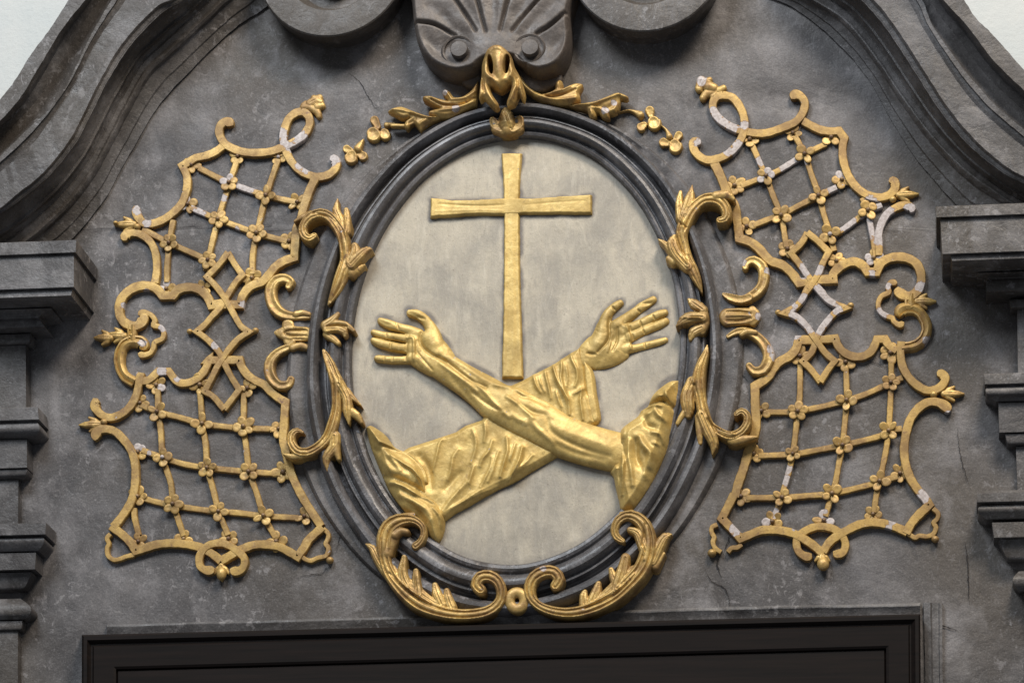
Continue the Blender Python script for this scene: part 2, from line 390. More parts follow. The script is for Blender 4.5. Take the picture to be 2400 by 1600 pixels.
# ------------------------------------------------------------------ setting: stone wall, plaster, mouldings
def line(s, n=150, step=4):
    a = smooth(pts('S:'+s), step)[:, :2]; L = np.concatenate([[0], np.cumsum(np.linalg.norm(np.diff(a, axis=0), axis=1))])
    t = np.linspace(0, L[-1], n); q = np.stack([np.interp(t, L, a[:, 0]), np.interp(t, L, a[:, 1])], 1)
    r = np.random.default_rng(int(abs(q[0, 0])*3+abs(q[-1, 1]))); j = r.normal(0, .5, q.shape); j = (j+np.roll(j, 1, 0))/2; return q+j
def loft(name, lines, mat, parent=None, back=None):
    """lines: (n x 2 pixel polyline, height off the wall); skins one moulding through them"""
    rows = []
    if back is not None: q = P(lines[0][0][:, 0], lines[0][0][:, 1], lines[0][1]); q[:, 1] = back; rows.append(q)
    for pl, h in lines: rows.append(P(pl[:, 0], pl[:, 1], h))
    n = len(rows[0]); V = np.concatenate(rows)
    F = [(r*n+i, r*n+i+1, (r+1)*n+i+1, (r+1)*n+i) for r in range(len(rows)-1) for i in range(n-1)]
    return mk(name, V, F, mat, parent, ang=32)
def mixl(a, b, f): return a*(1-f)+b*f

# left swan-neck lines, top to bottom, outer edge first
LL = {
 0: '330,-260 250,-140 205,-70 161,0 119,65 69,134 38,184 0,233 -60,300 -160,390',
 1: '370,-260 290,-140 245,-70 203,0 153,61 103,142 50,230 0,287 -60,350 -160,435',
 2: '420,-260 345,-140 305,-70 262,0 212,85 161,191 126,245 61,306 0,367 -60,420 -160,495',
 3: '445,-260 370,-140 330,-70 287,0 240,66 207,120 170,190 134,240 77,325 0,394 -60,440 -160,510',
 4: '560,-180 500,-100 450,-45 406,0 367,19 291,99 237,188 199,264 165,329 103,406 38,459 0,490 -60,530 -160,580',
 5: '575,-170 515,-90 465,-38 424,4 378,32 306,107 250,195 212,270 176,338 112,415 45,470 0,501 -60,540 -160,590',
 6: '640,-110 600,-70 545,-20 478,46 402,115 344,168 298,249 249,344 214,406 161,474 88,543 20,590 -60,620 -160,660',
 7: '720,-60 680,-30 620,20 547,69 444,168 371,249 325,325 283,398 245,467 172,556 110,600 20,640 -160,700'}
RR = {
 0: '2080,-260 2160,-140 2210,-70 2259,0 2287,42 2329,84 2366,126 2400,164 2470,230 2560,300',
 1: '2020,-260 2100,-140 2155,-70 2207,0 2264,61 2320,136 2360,178 2400,215 2470,280 2560,345',
 2: '1975,-260 2055,-140 2110,-70 2161,0 2189,66 2259,164 2295,205 2329,243 2400,304 2470,360 2560,420',
 3: '1950,-260 2030,-140 2085,-70 2136,0 2170,66 2236,170 2275,222 2312,262 2400,336 2470,385 2560,440',
 4: '1850,-180 1930,-100 1990,-45 2044,0 2095,61 2156,154 2217,248 2282,327 2352,388 2400,416 2470,450 2560,490',
 5: '1835,-170 1915,-90 1972,-36 2026,8 2080,72 2140,162 2202,258 2270,340 2344,400 2400,430 2470,462 2560,500',
 6: '1760,-110 1800,-70 1850,-30 1908,2 1978,47 2048,131 2118,234 2189,327 2259,397 2329,449 2400,490 2560,540',
 7: '1700,-60 1740,-30 1790,-10 1861,19 1955,94 2030,178 2086,276 2142,365 2189,421 2231,468 2300,520 2560,600'}
def pediment(LN, label):
    l = {k: line(v) for k, v in LN.items()}
    th = thing('curved_pediment_moulding', l[3][70], label, 'moulding', 'the two swan neck mouldings of the pediment')
    loft('outer_fillet', [(l[0], .300), (mixl(l[0], l[1], .93), .300), (l[1], .294), (mixl(l[1], l[2], .12), .262)], M_MOULD, th, back=.4)
    loft('cavetto', [(mixl(l[1], l[2], .05), .272), (mixl(l[1], l[2], .20), .225), (mixl(l[1], l[2], .50), .200), (mixl(l[1], l[2], .8), .212), (l[2], .236), (mixl(l[2], l[3], .5), .235), (mixl(l[2], l[3], .62), .226), (l[3], .222)], M_MOULD, th)
    loft('fascia', [(mixl(l[2], l[3], .95), .224), (mixl(l[3], l[4], .1), .218), (mixl(l[3], l[4], .97), .216), (l[4], .213), (mixl(l[4], l[5], .3), .203), (l[5], .197)], M_MOULD, th)
    loft('soffit', [(mixl(l[4], l[5], .8), .200), (mixl(l[5], l[6], .06), .150), (mixl(l[5], l[6], .28), .118), (mixl(l[5], l[6], .40), .104), (mixl(l[5], l[6], .48), .104),
                    (mixl(l[5], l[6], .55), .080), (mixl(l[5], l[6], .68), .066), (mixl(l[5], l[6], .74), .068), (mixl(l[5], l[6], .9), .060)], M_MOULD, th)
    loft('inner_bead', [(mixl(l[5], l[6], .86), .058), (mixl(l[5], l[6], .95), .066), (l[6], .066), (mixl(l[6], l[7], .10), .058), (mixl(l[6], l[7], .20), .040), (mixl(l[6], l[7], .42), .028),
                    (mixl(l[6], l[7], .60), .024), (mixl(l[6], l[7], .66), .018), (mixl(l[6], l[7], .90), .012), (l[7], .010), (mixl(l[6], l[7], 1.03), -.01)], M_MOULD, th)
    return l
lL = pediment(LL, 'dark stone swan-neck moulding sweeping up at the upper left, against bluish plaster')
lR = pediment(RR, 'dark stone swan-neck moulding sweeping up at the upper right, against pinkish plaster')

# stone back wall: bounded above by the mouldings
ys = np.concatenate([np.arange(-260, 560, 9), np.arange(560, 1900, 14)])
bl = mixl(lL[5], lL[6], .5); br = mixl(lR[5], lR[6], .5)
def bound(l, y, far):
    o = np.argsort(l[:, 1]); return np.where(y < 540, np.interp(y, l[o, 1], l[o, 0]), far)
xl = bound(bl, ys, -500.0); xr = bound(br, ys, 2900.0); nx_ = 200
t = np.linspace(0, 1, nx_); GX = xl[:, None]+(xr-xl)[:, None]*t; GY = np.repeat(ys[:, None], nx_, 1)
V = P(GX, GY, 0).reshape(-1, 3); V[:, 1] -= (.004*vnoise(GX, GY, 130, 2)+.0025*vnoise(GX, GY, 45, 9)).reshape(-1)
F = [(r*nx_+i, r*nx_+i+1, (r+1)*nx_+i+1, (r+1)*nx_+i) for r in range(len(ys)-1) for i in range(nx_-1)]
wall = mk('wall', V, F, M_STONE); tag(wall, 'mottled dark grey stucco marble wall behind the ornaments', kind='structure')
q = [(-3.2, .38, -1.6), (3.2, .38, -1.6), (3.2, .38, 2.2), (-3.2, .38, 2.2)]
pw = mk('plaster_wall', q, [(0, 1, 2, 3)], M_PLASTER, sm=False); tag(pw, 'pale plaster wall beyond the pediment', kind='structure')

# cracks in the stucco: thin open joints
def crack(s, w_=1.8, h=.0035):
    a = smooth(pts(s), 5)[:, :2]; n = len(a); r = np.random.default_rng(int(a[0, 0])); a = a+r.normal(0, .9, a.shape)
    d = np.gradient(a, axis=0); d /= np.linalg.norm(d, axis=1)[:, None]; nv = np.stack([-d[:, 1], d[:, 0]], 1)
    ww = w_*(.45+.8*r.random(n))*np.sin(np.linspace(.15, math.pi-.1, n))
    V = np.concatenate([P(*(a+nv*ww[:, None]/2).T, h), P(*(a-nv*ww[:, None]/2).T, h)])
    mk('crack', V, [(i, i+1, n+i+1, n+i) for i in range(n-1)], M_CRACK, wall, sm=False)
for s, w_ in (('n:590,960 680,1040 800,1110 920,1180 1010,1270', 3.2), ('f:620,480 800,500 950,545 1040,580 1130,580', 1.6), ('f:1340,640 1420,710 1500,770 1600,790', 1.8),
           ('G:2020,170 1960,340 1920,560 1860,700 1800,880 1750,1060', 1.8), ('G:1700,1190 1640,1210 1600,1270 1500,1280 1400,1290 1300,1320', 1.8),
           ('g:240,1300 215,1400 230,1480 260,1568', 3.0), ('g:380,1040 340,1160 300,1280', 3.0), ('r:200,480 330,590 420,740 500,870 600,960', 1.8),
           ('S:2262,1270 2268,1330 2270,1380 2272,1420', 2.6), ('S:2165,1455 2180,1460 2205,1464 2248,1478', 2.8), ('S:2166,1558 2200,1562 2212,1575', 2.8),
           ('S:1650,1330 1668,1360 1700,1380 1712,1420', 2.2), ('S:2244,1000 2250,1060 2262,1110 2276,1150', 1.6)):
    crack(s, w_)

# projecting entablature blocks and pilaster capitals at both sides
def stack(name, rows, side, label):
    """rows: corner x, y (pixels) and height off the wall, from top to bottom; every row a mitred return"""
    th = thing(name, (rows[0][0][0][0], rows[0][0][0][1]), label, 'pilaster', 'pilasters flanking the cartouche')
    for i, (pn, rw) in enumerate((r[1], r[0]) for r in rows):
        if pn in ('cap_moulding', 'roll_moulding', 'soffit_moulding', 'astragal'):
            s3 = np.array(rw, float); q3 = []
            for k in range(len(s3)-1):
                p0, p1, p2, p3 = s3[max(k-1, 0)], s3[k], s3[k+1], s3[min(k+2, len(s3)-1)]
                for u_ in np.linspace(0, 1, 5, endpoint=False): q3.append(.5*(2*p1+(p2-p0)*u_+(2*p0-5*p1+4*p2-p3)*u_*u_+(3*p1-p0-3*p2+p3)*u_**3))
            rw = [tuple(q_) for q_ in q3]+[tuple(s3[-1])]
        cs = np.array([P(x, y, h) for x, y, h in rw]); far = np.array([[cs[0][0]+side*1.6, c[1], c[2]] for c in cs]); bk = cs.copy(); bk[:, 1] = .02
        for k in range(len(cs)):                       # level courses
            cs[k][2] = cs[k][2]; far[k][2] = cs[k][2]
        n = len(cs); V = np.concatenate([far, cs, bk]); F = []
        for k in range(n-1): F += [(k, k+1, n+k+1, n+k), (n+k, n+k+1, 2*n+k+1, 2*n+k)]
        F += [(0, n, 2*n), (n-1, 2*n-1, 3*n-1)]
        V = np.concatenate([V, [[far[0][0], .02, far[0][2]], [far[-1][0], .02, far[-1][2]]]])
        F = F[:-2]+[(0, n, 2*n, 3*n), (n-1, 2*n-1, 3*n-1, 3*n+1)]
        mk(pn, V, F, M_MOULD, th, ang=30)
    return th
def Rr(*rows): return rows
stack('pilaster', [
 ([(179, 562, .235), (179, 563, .237), (177, 591, .237), (175, 594, .228)], 'cornice_slab'),
 ([(173, 596, .226), (173, 672, .226)], 'cornice_block'),
 ([(170, 678, .214), (166, 692, .214), (150, 700, .19)], 'drip_edge'),
 ([(120, 722, .13), (92, 742, .100), (96, 752, .108), (104, 765, .108), (98, 770, .088)], 'cap_moulding'),
 ([(72, 782, .062), (70, 798, .064), (66, 806, .056)], 'astragal'),
 ([(60, 809, .050), (61, 958, .050)], 'shaft'),
 ([(88, 953, .100), (88, 954, .102), (91, 982, .102), (90, 985, .094)], 'cornice_slab'),
 ([(86, 987, .088), (92, 998, .096), (92, 1008, .094), (84, 1020, .080), (70, 1025, .072)], 'cap_moulding'),
 ([(63, 1029, .066), (63, 1095, .066)], 'cornice_block'),
 ([(64, 1099, .060), (60, 1112, .056), (48, 1121, .042)], 'cap_moulding'),
 ([(43, 1124, .038), (42, 1226, .038)], 'shaft'),
 ([(108, 1224, .105), (108, 1225, .107), (106, 1251, .107), (104, 1254, .098)], 'cornice_slab'),
 ([(100, 1257, .094), (104, 1266, .098), (98, 1280, .090), (90, 1290, .082)], 'cap_moulding'),
 ([(84, 1294, .078), (82, 1333, .078)], 'cornice_block'),
 ([(74, 1340, .06), (60, 1372, .050), (50, 1380, .044)], 'soffit_moulding'),
 ([(48, 1402, .044), (62, 1412, .058), (72, 1424, .066), (70, 1438, .064), (56, 1450, .050)], 'roll_moulding'),
 ([(52, 1454, .048), (50, 1472, .046), (44, 1476, .038)], 'astragal'),
 ([(42, 1478, .036), (40, 1900, .036)], 'shaft')], -1, 'stepped dark stone pilaster and projecting cornice block at the left edge')
stack('pilaster', [
 ([(2194, 484, .235), (2193, 485, .237), (2195, 509, .237), (2199, 512, .228)], 'cornice_slab'),
 ([(2204, 514, .226), (2209, 595, .226)], 'cornice_block'),
 ([(2228, 600, .214), (2232, 611, .214), (2250, 620, .19)], 'drip_edge'),
 ([(2290, 640, .13), (2314, 652, .100), (2312, 662, .108), (2312, 682, .108), (2320, 688, .088)], 'cap_moulding'),
 ([(2366, 702, .062), (2366, 706, .066), (2369, 720, .066), (2376, 724, .056)], 'astragal'),
 ([(2384, 726, .050), (2386, 878, .050)], 'shaft'),
 ([(2306, 876, .100), (2306, 878, .102), (2308, 900, .102), (2311, 903, .094)], 'cornice_slab'),
 ([(2314, 905, .088), (2310, 914, .096), (2313, 924, .094), (2326, 932, .080), (2334, 940, .072)], 'cap_moulding'),
 ([(2340, 944, .066), (2342, 1013, .066)], 'cornice_block'),
 ([(2356, 1017, .060), (2362, 1038, .056), (2374, 1043, .042)], 'cap_moulding'),
 ([(2381, 1046, .038), (2385, 1152, .038)], 'shaft'),
 ([(2296, 1150, .100), (2290, 1156, .107), (2290, 1176, .107), (2294, 1180, .098)], 'cornice_slab'),
 ([(2298, 1183, .094), (2292, 1194, .098), (2298, 1206, .090), (2312, 1216, .082)], 'cap_moulding'),
 ([(2325, 1224, .078), (2330, 1259, .078)], 'cornice_block'),
 ([(2340, 1264, .06), (2356, 1300, .050), (2362, 1310, .044)], 'soffit_moulding'),
 ([(2388, 1338, .044), (2380, 1346, .058), (2374, 1356, .066), (2378, 1370, .064), (2390, 1384, .050)], 'roll_moulding'),
 ([(2400, 1392, .048), (2404, 1408, .046), (2410, 1412, .038)], 'astragal'),
 ([(2412, 1414, .036), (2414, 1900, .036)], 'shaft')], 1, 'stepped dark stone pilaster and projecting cornice block at the right edge')

# blackened frame below, with the stone fillet around it
th = thing('picture_frame', (1150, 1520), 'top of a blackened wooden picture frame below the oval cartouche', 'frame')
def rail(name, pxs, mat, parent):
    """closed run of corners (outer left bottom, outer left top, outer right top, outer right bottom), rows of (inset px, h)"""
    path, rows = pxs; V = []; n = len(path)
    for ins, h in rows:
        off = [(ins, 0), (ins, ins), (-ins, ins), (-ins, 0)]
        for (x, y), (dx, dy) in zip(path, off): V.append(P(x+dx, y+dy, h))
    F = [(r*n+i, r*n+i+1, (r+1)*n+i+1, (r+1)*n+i) for r in range(len(rows)-1) for i in range(n-1)]
    return mk(name, V, F, mat, parent, ang=20)
fr = [(190, 2000), (192, 1487), (2157, 1438), (2160, 2000)]
rail('outer_rail', (fr, [(0, -.01), (0, .066), (4, .072), (12, .072), (16, .066), (22, .060), (26, .060)]), M_WOOD, th)
rail('main_rail', (fr, [(24, .058), (28, .066), (74, .062), (80, .058), (80, .050)]), M_WOOD, th)
rail('inner_rail', (fr, [(80, .052), (82, .048), (85, .053), (400, .052)]), M_WOOD, th)
lg = [(238, 1474), (262, 1462), (700, 1452), (1200, 1440), (1500, 1430), (1700, 1424), (2175, 1413), (2207, 1413)]
th = thing('stone_fillet', (1200, 1445), 'thin pale edged stone fillet running just above the black picture frame', 'moulding')
aL = line('250,1470 700,1457 1200,1444 1700,1429 2157,1419', 60)
up = line('250,1463 700,1450 1200,1437 1700,1422 2157,1412', 60)
loft('upper_fillet', [(up, -.004), (up, .016), (mixl(up, aL, .6), .020), (aL, .020), (aL+[0, 12], .012), (aL+[0, 30], .010)], M_MOULD, th)
r0 = line('2165,1412 2168,1560 2172,1900', 40); r1 = line('2208,1412 2209,1560 2212,1900', 40)
loft('side_fillet', [(r0, -.004), (r0, .012), (mixl(r0, r1, .35), .016), (mixl(r0, r1, .45), .010), (mixl(r0, r1, .8), .010), (mixl(r0, r1, .85), .016), (r1, .015), (r1, -.004)], M_MOULD, th)

# ------------------------------------------------------------------ volutes and shell at the top
def volute(cx, cy, R, label, flip):
    th = thing('stone_volute', (cx, cy), label, 'volute', 'the two stone volutes at the top edge'); H = .115
    o = P(cx, cy, H); k = .00125/1.0
    def ring(rows, name, n=96, spiral=0):
        V = []
        for r, h in rows:
            for j in range(n):
                a = 2*math.pi*j/n; V.append((o[0]+flip*r*k*1.012*math.cos(a), -h, o[2]+r*k*1.055*math.sin(a)))
        F = [(i*n+j, i*n+(j+1) % n, (i+1)*n+(j+1) % n, (i+1)*n+j) for i in range(len(rows)-1) for j in range(n)]
        return mk(name, V, F, M_MOULD, th, ang=40)
    ring([(R*.95, -.02), (R*.95, .05), (R*.985, .06), (R*.985, .095), (R, .098), (R, H-.004), (R-3, H), (R*.80, H+.003), (R*.64, H), (R*.625, H-.005), (R*.60, .080), (R*.50, .055), (R*.34, .055), (R*.32, .09), (R*.20, .100), (0.5, .102)], 'scroll_drum')
volute(778, -82, 182, 'left stone volute hanging from the top edge beside the shell', 1)
volute(1514, -98, 184, 'right stone volute hanging from the top edge beside the shell', -1)

sh = thing('stone_shell', (1170, 60), 'brownish stone scallop shell between the two volutes, above the gilded mask', 'shell')
grs = ['S:969,50 1019,57 1066,82', 'S:1040,-40 1092,34 1114,71', 'S:1100,-60 1118,0 1138,73', 'S:1210,-60 1190,0 1172,70', 'S:1290,-30 1226,37 1200,71', 'S:1325,30 1290,58 1257,78']
carve('shell_body', M_SHELL, sh, polys=[('S:960,-120 962,0 968,60 978,100 1000,135 1035,160 1072,168 1108,160 1126,146 1150,136 1185,134 1210,138 1222,150 1238,160 1262,166 1298,156 1322,130 1334,90 1334,30 1330,-120', .050, 11)],
      hm=.105, base=.060, skirt=.0, step=1.8, rough=.0012, blur=1,
      folds=[(g_, 3.6, -.022) for g_ in grs]+[(f_, 15, -.009) for f_ in ('S:1010,15 1060,60 1096,84', 'S:1075,-20 1105,35 1124,72', 'S:1155,-40 1155,20 1156,74', 'S:1243,-20 1215,30 1188,72', 'S:1302,5 1260,45 1218,80', 'S:990,80 1015,110 1040,130', 'S:1322,75 1305,105 1290,125')]
      +[('S:974,60 982,100 1003,130 1036,154 1070,162', 3.5, .005), ('S:1330,50 1326,92 1316,128 1296,150 1262,160', 3.5, .005)],
      dents=[(1072, 116, 40, 36, .2, .019), (1240, 113, 40, 36, -.2, .019), (1030, 95, 40, 34, .6, .008), (1290, 92, 40, 34, -.6, .008)])
for (x, y) in ((1074, 111), (1241, 107)):
    for nm, rows, ox, oy in (('boss', ((21, .07), (21, .118), (19.5, .121), (10, .122), (.3, .122)), 0, 0), ('boss_ring', ((30, .070), (33, .100), (37, .103), (42, .094), (45, .075)), -1, 7)):
        V = []; n = 40; c0 = P(x+ox, y+oy, .13 if nm == 'boss' else .10)
        for r, h in rows:
            for j_ in range(n):
                a = 2*math.pi*j_/n; V.append((c0[0]+r*.00125*math.cos(a), -h, c0[2]+r*.00125*math.sin(a)))
        mk(nm, V, [(i_*n+j_, i_*n+(j_+1) % n, (i_+1)*n+(j_+1) % n, (i_+1)*n+j_) for i_ in range(4) for j_ in range(n)], M_SHELL, sh, ang=40)
carve('under_roll', M_SHELL, sh, strokes=[('r', 'S:1085,150,20 1105,175,26 1125,150,20 1130,120,16', .8), ('r', 'S:1215,120,14 1228,160,22 1260,185,22 1300,175,16', .6)], hm=.05, base=.02, skirt=0, step=2)

# ------------------------------------------------------------------ oval medallion and its moulded frame
def ext(l, r, t_, b, h):
    L, R_, T, B = P(l[0], l[1], h), P(r[0], r[1], h), P(t_[0], t_[1], h), P(b[0], b[1], h)
    return np.array([(L[0]+R_[0])/2, (T[2]+B[2])/2, (R_[0]-L[0])/2, (T[2]-B[2])/2])
E0 = ext((824.5, 800), (1594, 800), (1186, 324.5), (1210, 1323.5), .012)
E1 = ext((719, 780), (1692, 780), (1175, 246), (1208, 1448), .02)
PR = [(-.03, .002), (0, .012), (.0, .026), (.03, .034), (.09, .038), (.14, .034), (.17, .025), (.19, .025), (.215, .030), (.235, .044), (.28, .056), (.35, .062), (.42, .060), (.475, .050), (.505, .034),
      (.535, .034), (.54, .040), (.575, .040), (.58, .030), (.61, .012), (.655, .006), (.70, .012), (.705, .034), (.735, .052), (.79, .063), (.86, .064), (.925, .054), (.972, .036), (.99, .020), (1.0, -.005)]
PR = [(f, h*.80) for f, h in PR]
def ering(rows, name, mat, parent, n=300, E0=E0, E1=E1):
    V = []
    for f, h in rows:
        cx, cz, a, b = E0*(1-f)+E1*f
        t_ = np.linspace(0, 2*np.pi, n, endpoint=False)
        wv = 1+.0012*np.sin(t_*7+f*3)+.001*np.sin(t_*17+2)
        V.append(np.stack([cx+a*np.cos(t_)*wv, np.full(n, -h)-.0008*np.sin(t_*11+f*5), cz+b*np.sin(t_)*wv], 1))
    V = np.concatenate(V); F = [(i*n+j, i*n+(j+1) % n, (i+1)*n+(j+1) % n, (i+1)*n+j) for i in range(len(rows)-1) for j in range(n)]
    return mk(name, V, F, mat, parent, ang=34)
fr_ = thing('oval_frame', (1209, 824), 'oval frame of rounded dark stone mouldings around the beige relief', 'frame')
ering(PR[:8], 'inner_bead', M_TUBE, fr_); ering(PR[7:18], 'middle_roll', M_TUBE, fr_); ering(PR[17:22], 'hollow', M_TUBE, fr_); ering(PR[21:], 'outer_roll', M_TUBE, fr_)
E2 = E1+np.array([0, 0, .062, .004])
ering([(0, .012), (.35, .013), (.55, .018), (.78, .018), (.92, .011), (1.0, -.003)], 'backing_plate', M_STONE, fr_, E0=E1-np.array([0, 0, .01, .01]), E1=E2)
# medallion field, slightly uneven; its attribute darkens the colour along the rim and around the carving
nr, na = 90, 300; cx, cz, a_, b_ = E0
rr = np.linspace(0, 1.03, nr)[:, None]; tt_ = np.linspace(0, 2*np.pi, na, endpoint=False)[None]
VX = cx+a_*rr*np.cos(tt_); VZ = cz+b_*rr*np.sin(tt_)
def topix(X, Y, Z):
    v = (np.stack([X, Y, Z], -1)-cam_loc) @ W2C.T; return 1200+F_PX*v[..., 0]/-v[..., 2], 800-F_PX*v[..., 1]/-v[..., 2]
px, py = topix(VX, np.full_like(VX, -.006), VZ)
VY = -(.006+.004*vnoise(px, py, 120, 3)+.0016*vnoise(px, py, 34, 6))
MED_V = np.stack([VX, VY, VZ], -1).reshape(-1, 3)
MED_F = [(i*na+j, i*na+(j+1) % na, (i+1)*na+(j+1) % na, (i+1)*na+j) for i in range(nr-1) for j in range(na)]
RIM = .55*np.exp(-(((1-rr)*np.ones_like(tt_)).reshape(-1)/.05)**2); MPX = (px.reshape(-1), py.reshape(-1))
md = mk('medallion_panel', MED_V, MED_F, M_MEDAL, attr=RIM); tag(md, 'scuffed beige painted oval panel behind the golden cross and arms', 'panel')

# ------------------------------------------------------------------ the cross and the crossed arms
cr = thing('golden_cross', (1200, 560), 'plain golden cross standing above the two crossed arms', 'cross')
def edged(name, s, h, parent, edge=5, **k): return carve(name, M_GOLD, parent, polys=[(s, h, edge)], hm=h+.006, base=.006, skirt=-.004, step=1.5, **k)
def wob(s, amp=1.0, n=9):
    """straight sided outline, its edges roughened as if cut with a knife"""
    q = [np.array(p_[:2]) for p_ in pts(s)]; out = []; r = np.random.default_rng(7)
    for i in range(len(q)):
        A, B = q[i], q[(i+1) % len(q)]; L = np.linalg.norm(B-A); k = max(2, int(L/n))
        for t_ in range(k): p_ = A+(B-A)*t_/k+(r.normal(0, amp, 2) if t_ else 0); out.append('%.1f,%.1fc' % tuple(p_))
    return 'S:'+' '.join(out)
vf = [('S:1192,400 1190,600 1188,860', 2.5, -.0016), ('S:1212,380 1210,620 1212,880', 2.2, -.0014), ('S:1200,500 1203,700 1203,880', 2.0, .0014)]
edged('upright_beam', wob('S:1174,357 1223,357 1219,420 1217,480 1218,620 1222,760 1226,885 1175,885 1178,760 1180,620 1180,480 1178,420', .45), .014, cr, folds=[(s_, w_, q_*.5) for s_, w_, q_ in vf], blur=1, rough=.0004, edge=3)
edged('cross_beam', wob('S:1008,461 1060,467 1120,466 1190,462 1250,463 1320,457 1387,454 1387,500 1320,500 1250,500 1190,503 1120,502 1060,506 1007,509', .45), .015, cr,
      folds=[('S:1030,478 1110,482 1180,480', 2.2, -.0016), ('S:1230,480 1300,474 1370,470', 2.2, -.0008), ('S:1020,495 1120,492 1180,494', 2, .0008)], rough=.0004, edge=3)

OC = lambda X, Y: np.hypot((X-(1208-(Y-824)*-.012))/ (392), (Y-824)/507)*450-450     # stays under the frame's inner bead
sl = thing('sleeved_arm_relief', (1180, 980), 'golden sleeved arm raised to the right with open palm, passing behind the bare arm', 'relief', 'the two crossed arms')
slv = wob('w:820,830 700,900 500,1040 360,1110 230,1170 110,1240 -60,1300 -420,1560', .5, 14)[2:]
A1 = [(p_[0], p_[1]) for p_ in pts('w:825,832 700,905 500,1035 360,1108 230,1172 110,1240 -100,1330')]
A2 = [(p_[0], p_[1]) for p_ in pts('x:1500,150 1300,220 1180,300 1000,360 800,425 600,490 380,640 500,1000 760,1260 950,1420 1060,1390 1180,1300 1320,1230 1500,1120 1700,1010 1900,920')]
A3 = [(p_[0], p_[1]) for p_ in pts('y:300,1270 540,1135 780,1000 960,790 1022,722 1000,560 950,400 912,330 895,200 885,60 870,-10')]
out = 'S:'+' '.join('%.1f,%.1fc' % p_ for p_ in A1+A2+A3)
fl = []
for s, w_, am in (('w:250,1160 275,1250 300,1330 345,1405', 3.2, .010), ('w:395,1098 420,1230 450,1350 475,1480', 3.2, .009), ('w:495,1045 520,1150 570,1290 640,1420 690,1500', 3.4, .012),
                 ('w:600,985 610,1130 600,1230 640,1380 690,1520 705,1680', 3.4, .012), ('w:715,900 735,1010 790,1120 800,1250 770,1330', 3.2, .009), ('w:815,842 850,960 885,1080 900,1230 930,1390 985,1560 1012,1750', 3.2, .013),
                 ('w:860,1380 840,1500 855,1620 870,1740', 3.2, .012), ('w:540,1400 570,1500 600,1580', 3.0, .009), ('w:915,1330 840,1390 760,1420', 3.2, .008), ('w:330,1210 350,1300 400,1400', 3.0, .006), ('w:660,1070 680,1200 670,1330', 3.0, .006),
                 ('x:1820,400 1830,560 1790,700 1740,870', 4.0, .014), ('x:2010,520 1985,680 1920,800 1870,900', 3.6, .012), ('x:1640,430 1600,560 1520,660 1490,740', 4.0, .010), ('x:1420,740 1390,840 1360,950', 4.0, .010),
                 ('x:1220,540 1160,640 1140,780 1100,900', 4, .008), ('x:1040,380 990,480 960,620 910,800', 3.4, .009), ('x:1640,640 1620,760 1560,880 1500,1000', 3.6, .009), ('x:1720,560 1680,680 1650,800 1590,930', 3.4, .008),
                 ('x:1330,940 1220,1060 1100,1200 1040,1290', 5, .009), ('x:1500,1040 1340,1130 1160,1260', 5, .007), ('x:1400,300 1440,420 1430,560 1380,700', 4, .007), ('x:1540,200 1560,320 1540,440', 4, .007),
                 ('y:130,1050 100,1160 60,1300 20,1370', 3.6, .012), ('y:250,1130 160,1240 60,1330', 3.6, .009), ('y:40,990 10,1100 -20,1180', 3.4, .009), ('x:1900,960 1980,900 2070,870', 4, .006), ('x:1060,1340 1180,1240 1330,1160 1500,1080 1700,985', 4, .006)):
    fl.append((s, w_, am*.52)); fl.append((s, w_*2.7, am*.42))
fl += [('x:1240,820 1140,930 1060,1020', 9, -.007), ('x:760,620 850,760 880,1000', 9, -.009), ('x:1340,1120 1210,1200', 9, -.005)]
carve('sleeve', M_GOLD, sl, polys=[(out, .022, 13)], folds=fl, hm=.03, base=.006, skirt=-.004, step=1.2, blur=0, rough=.0008, clip=OC)
carve('cuff_lining', M_GOLD, sl, polys=[('w:860,1000 960,1080 1000,1160 1020,1260 1035,1400 1065,1560 1082,1740 980,1790 900,1500', .019, 8)], hm=.02, base=.006, skirt=-.004, step=1.5)
carve('gathered_sleeve', M_GOLD, sl, polys=[('x:66,235c 110,205 160,215 300,310 370,400 430,475 520,520 640,570 720,640 800,740 845,850 855,945c 820,960 826,1060c 920,1130 1000,1230 1040,1340 1040,1420 1030,1500 990,1610 930,1650 850,1590 700,1400 500,1290 400,1120 300,900 200,660 120,450', .046, 24)],
      folds=[('x:280,460 430,500 620,570 760,700 820,820 840,930', 4.0, .014), ('x:300,520 500,640 640,760', 9, -.006), ('x:420,620 560,720 680,800 760,900 810,1040', 4.5, .014), ('x:330,860 480,900 640,980 790,1100', 8, -.012),
             ('x:390,940 560,1000 700,1080 860,1140 980,1220', 5.5, .014), ('x:700,980 780,1060', 6, -.009), ('x:500,1100 700,1200 850,1300 900,1400', 7, .009), ('x:920,1250 1000,1340 1020,1470', 5.5, .014),
             ('x:560,1160 720,1280 800,1420', 8, -.008), ('x:150,300 250,420 400,470', 7, .008), ('x:180,360 170,500 260,560', 6, -.007), ('x:340,560 430,680 520,800', 6, .008), ('x:250,640 420,800 600,860', 8, .006)],
      hm=.045, base=.006, skirt=-.004, step=1.35, blur=1, rough=.0009, clip=OC)
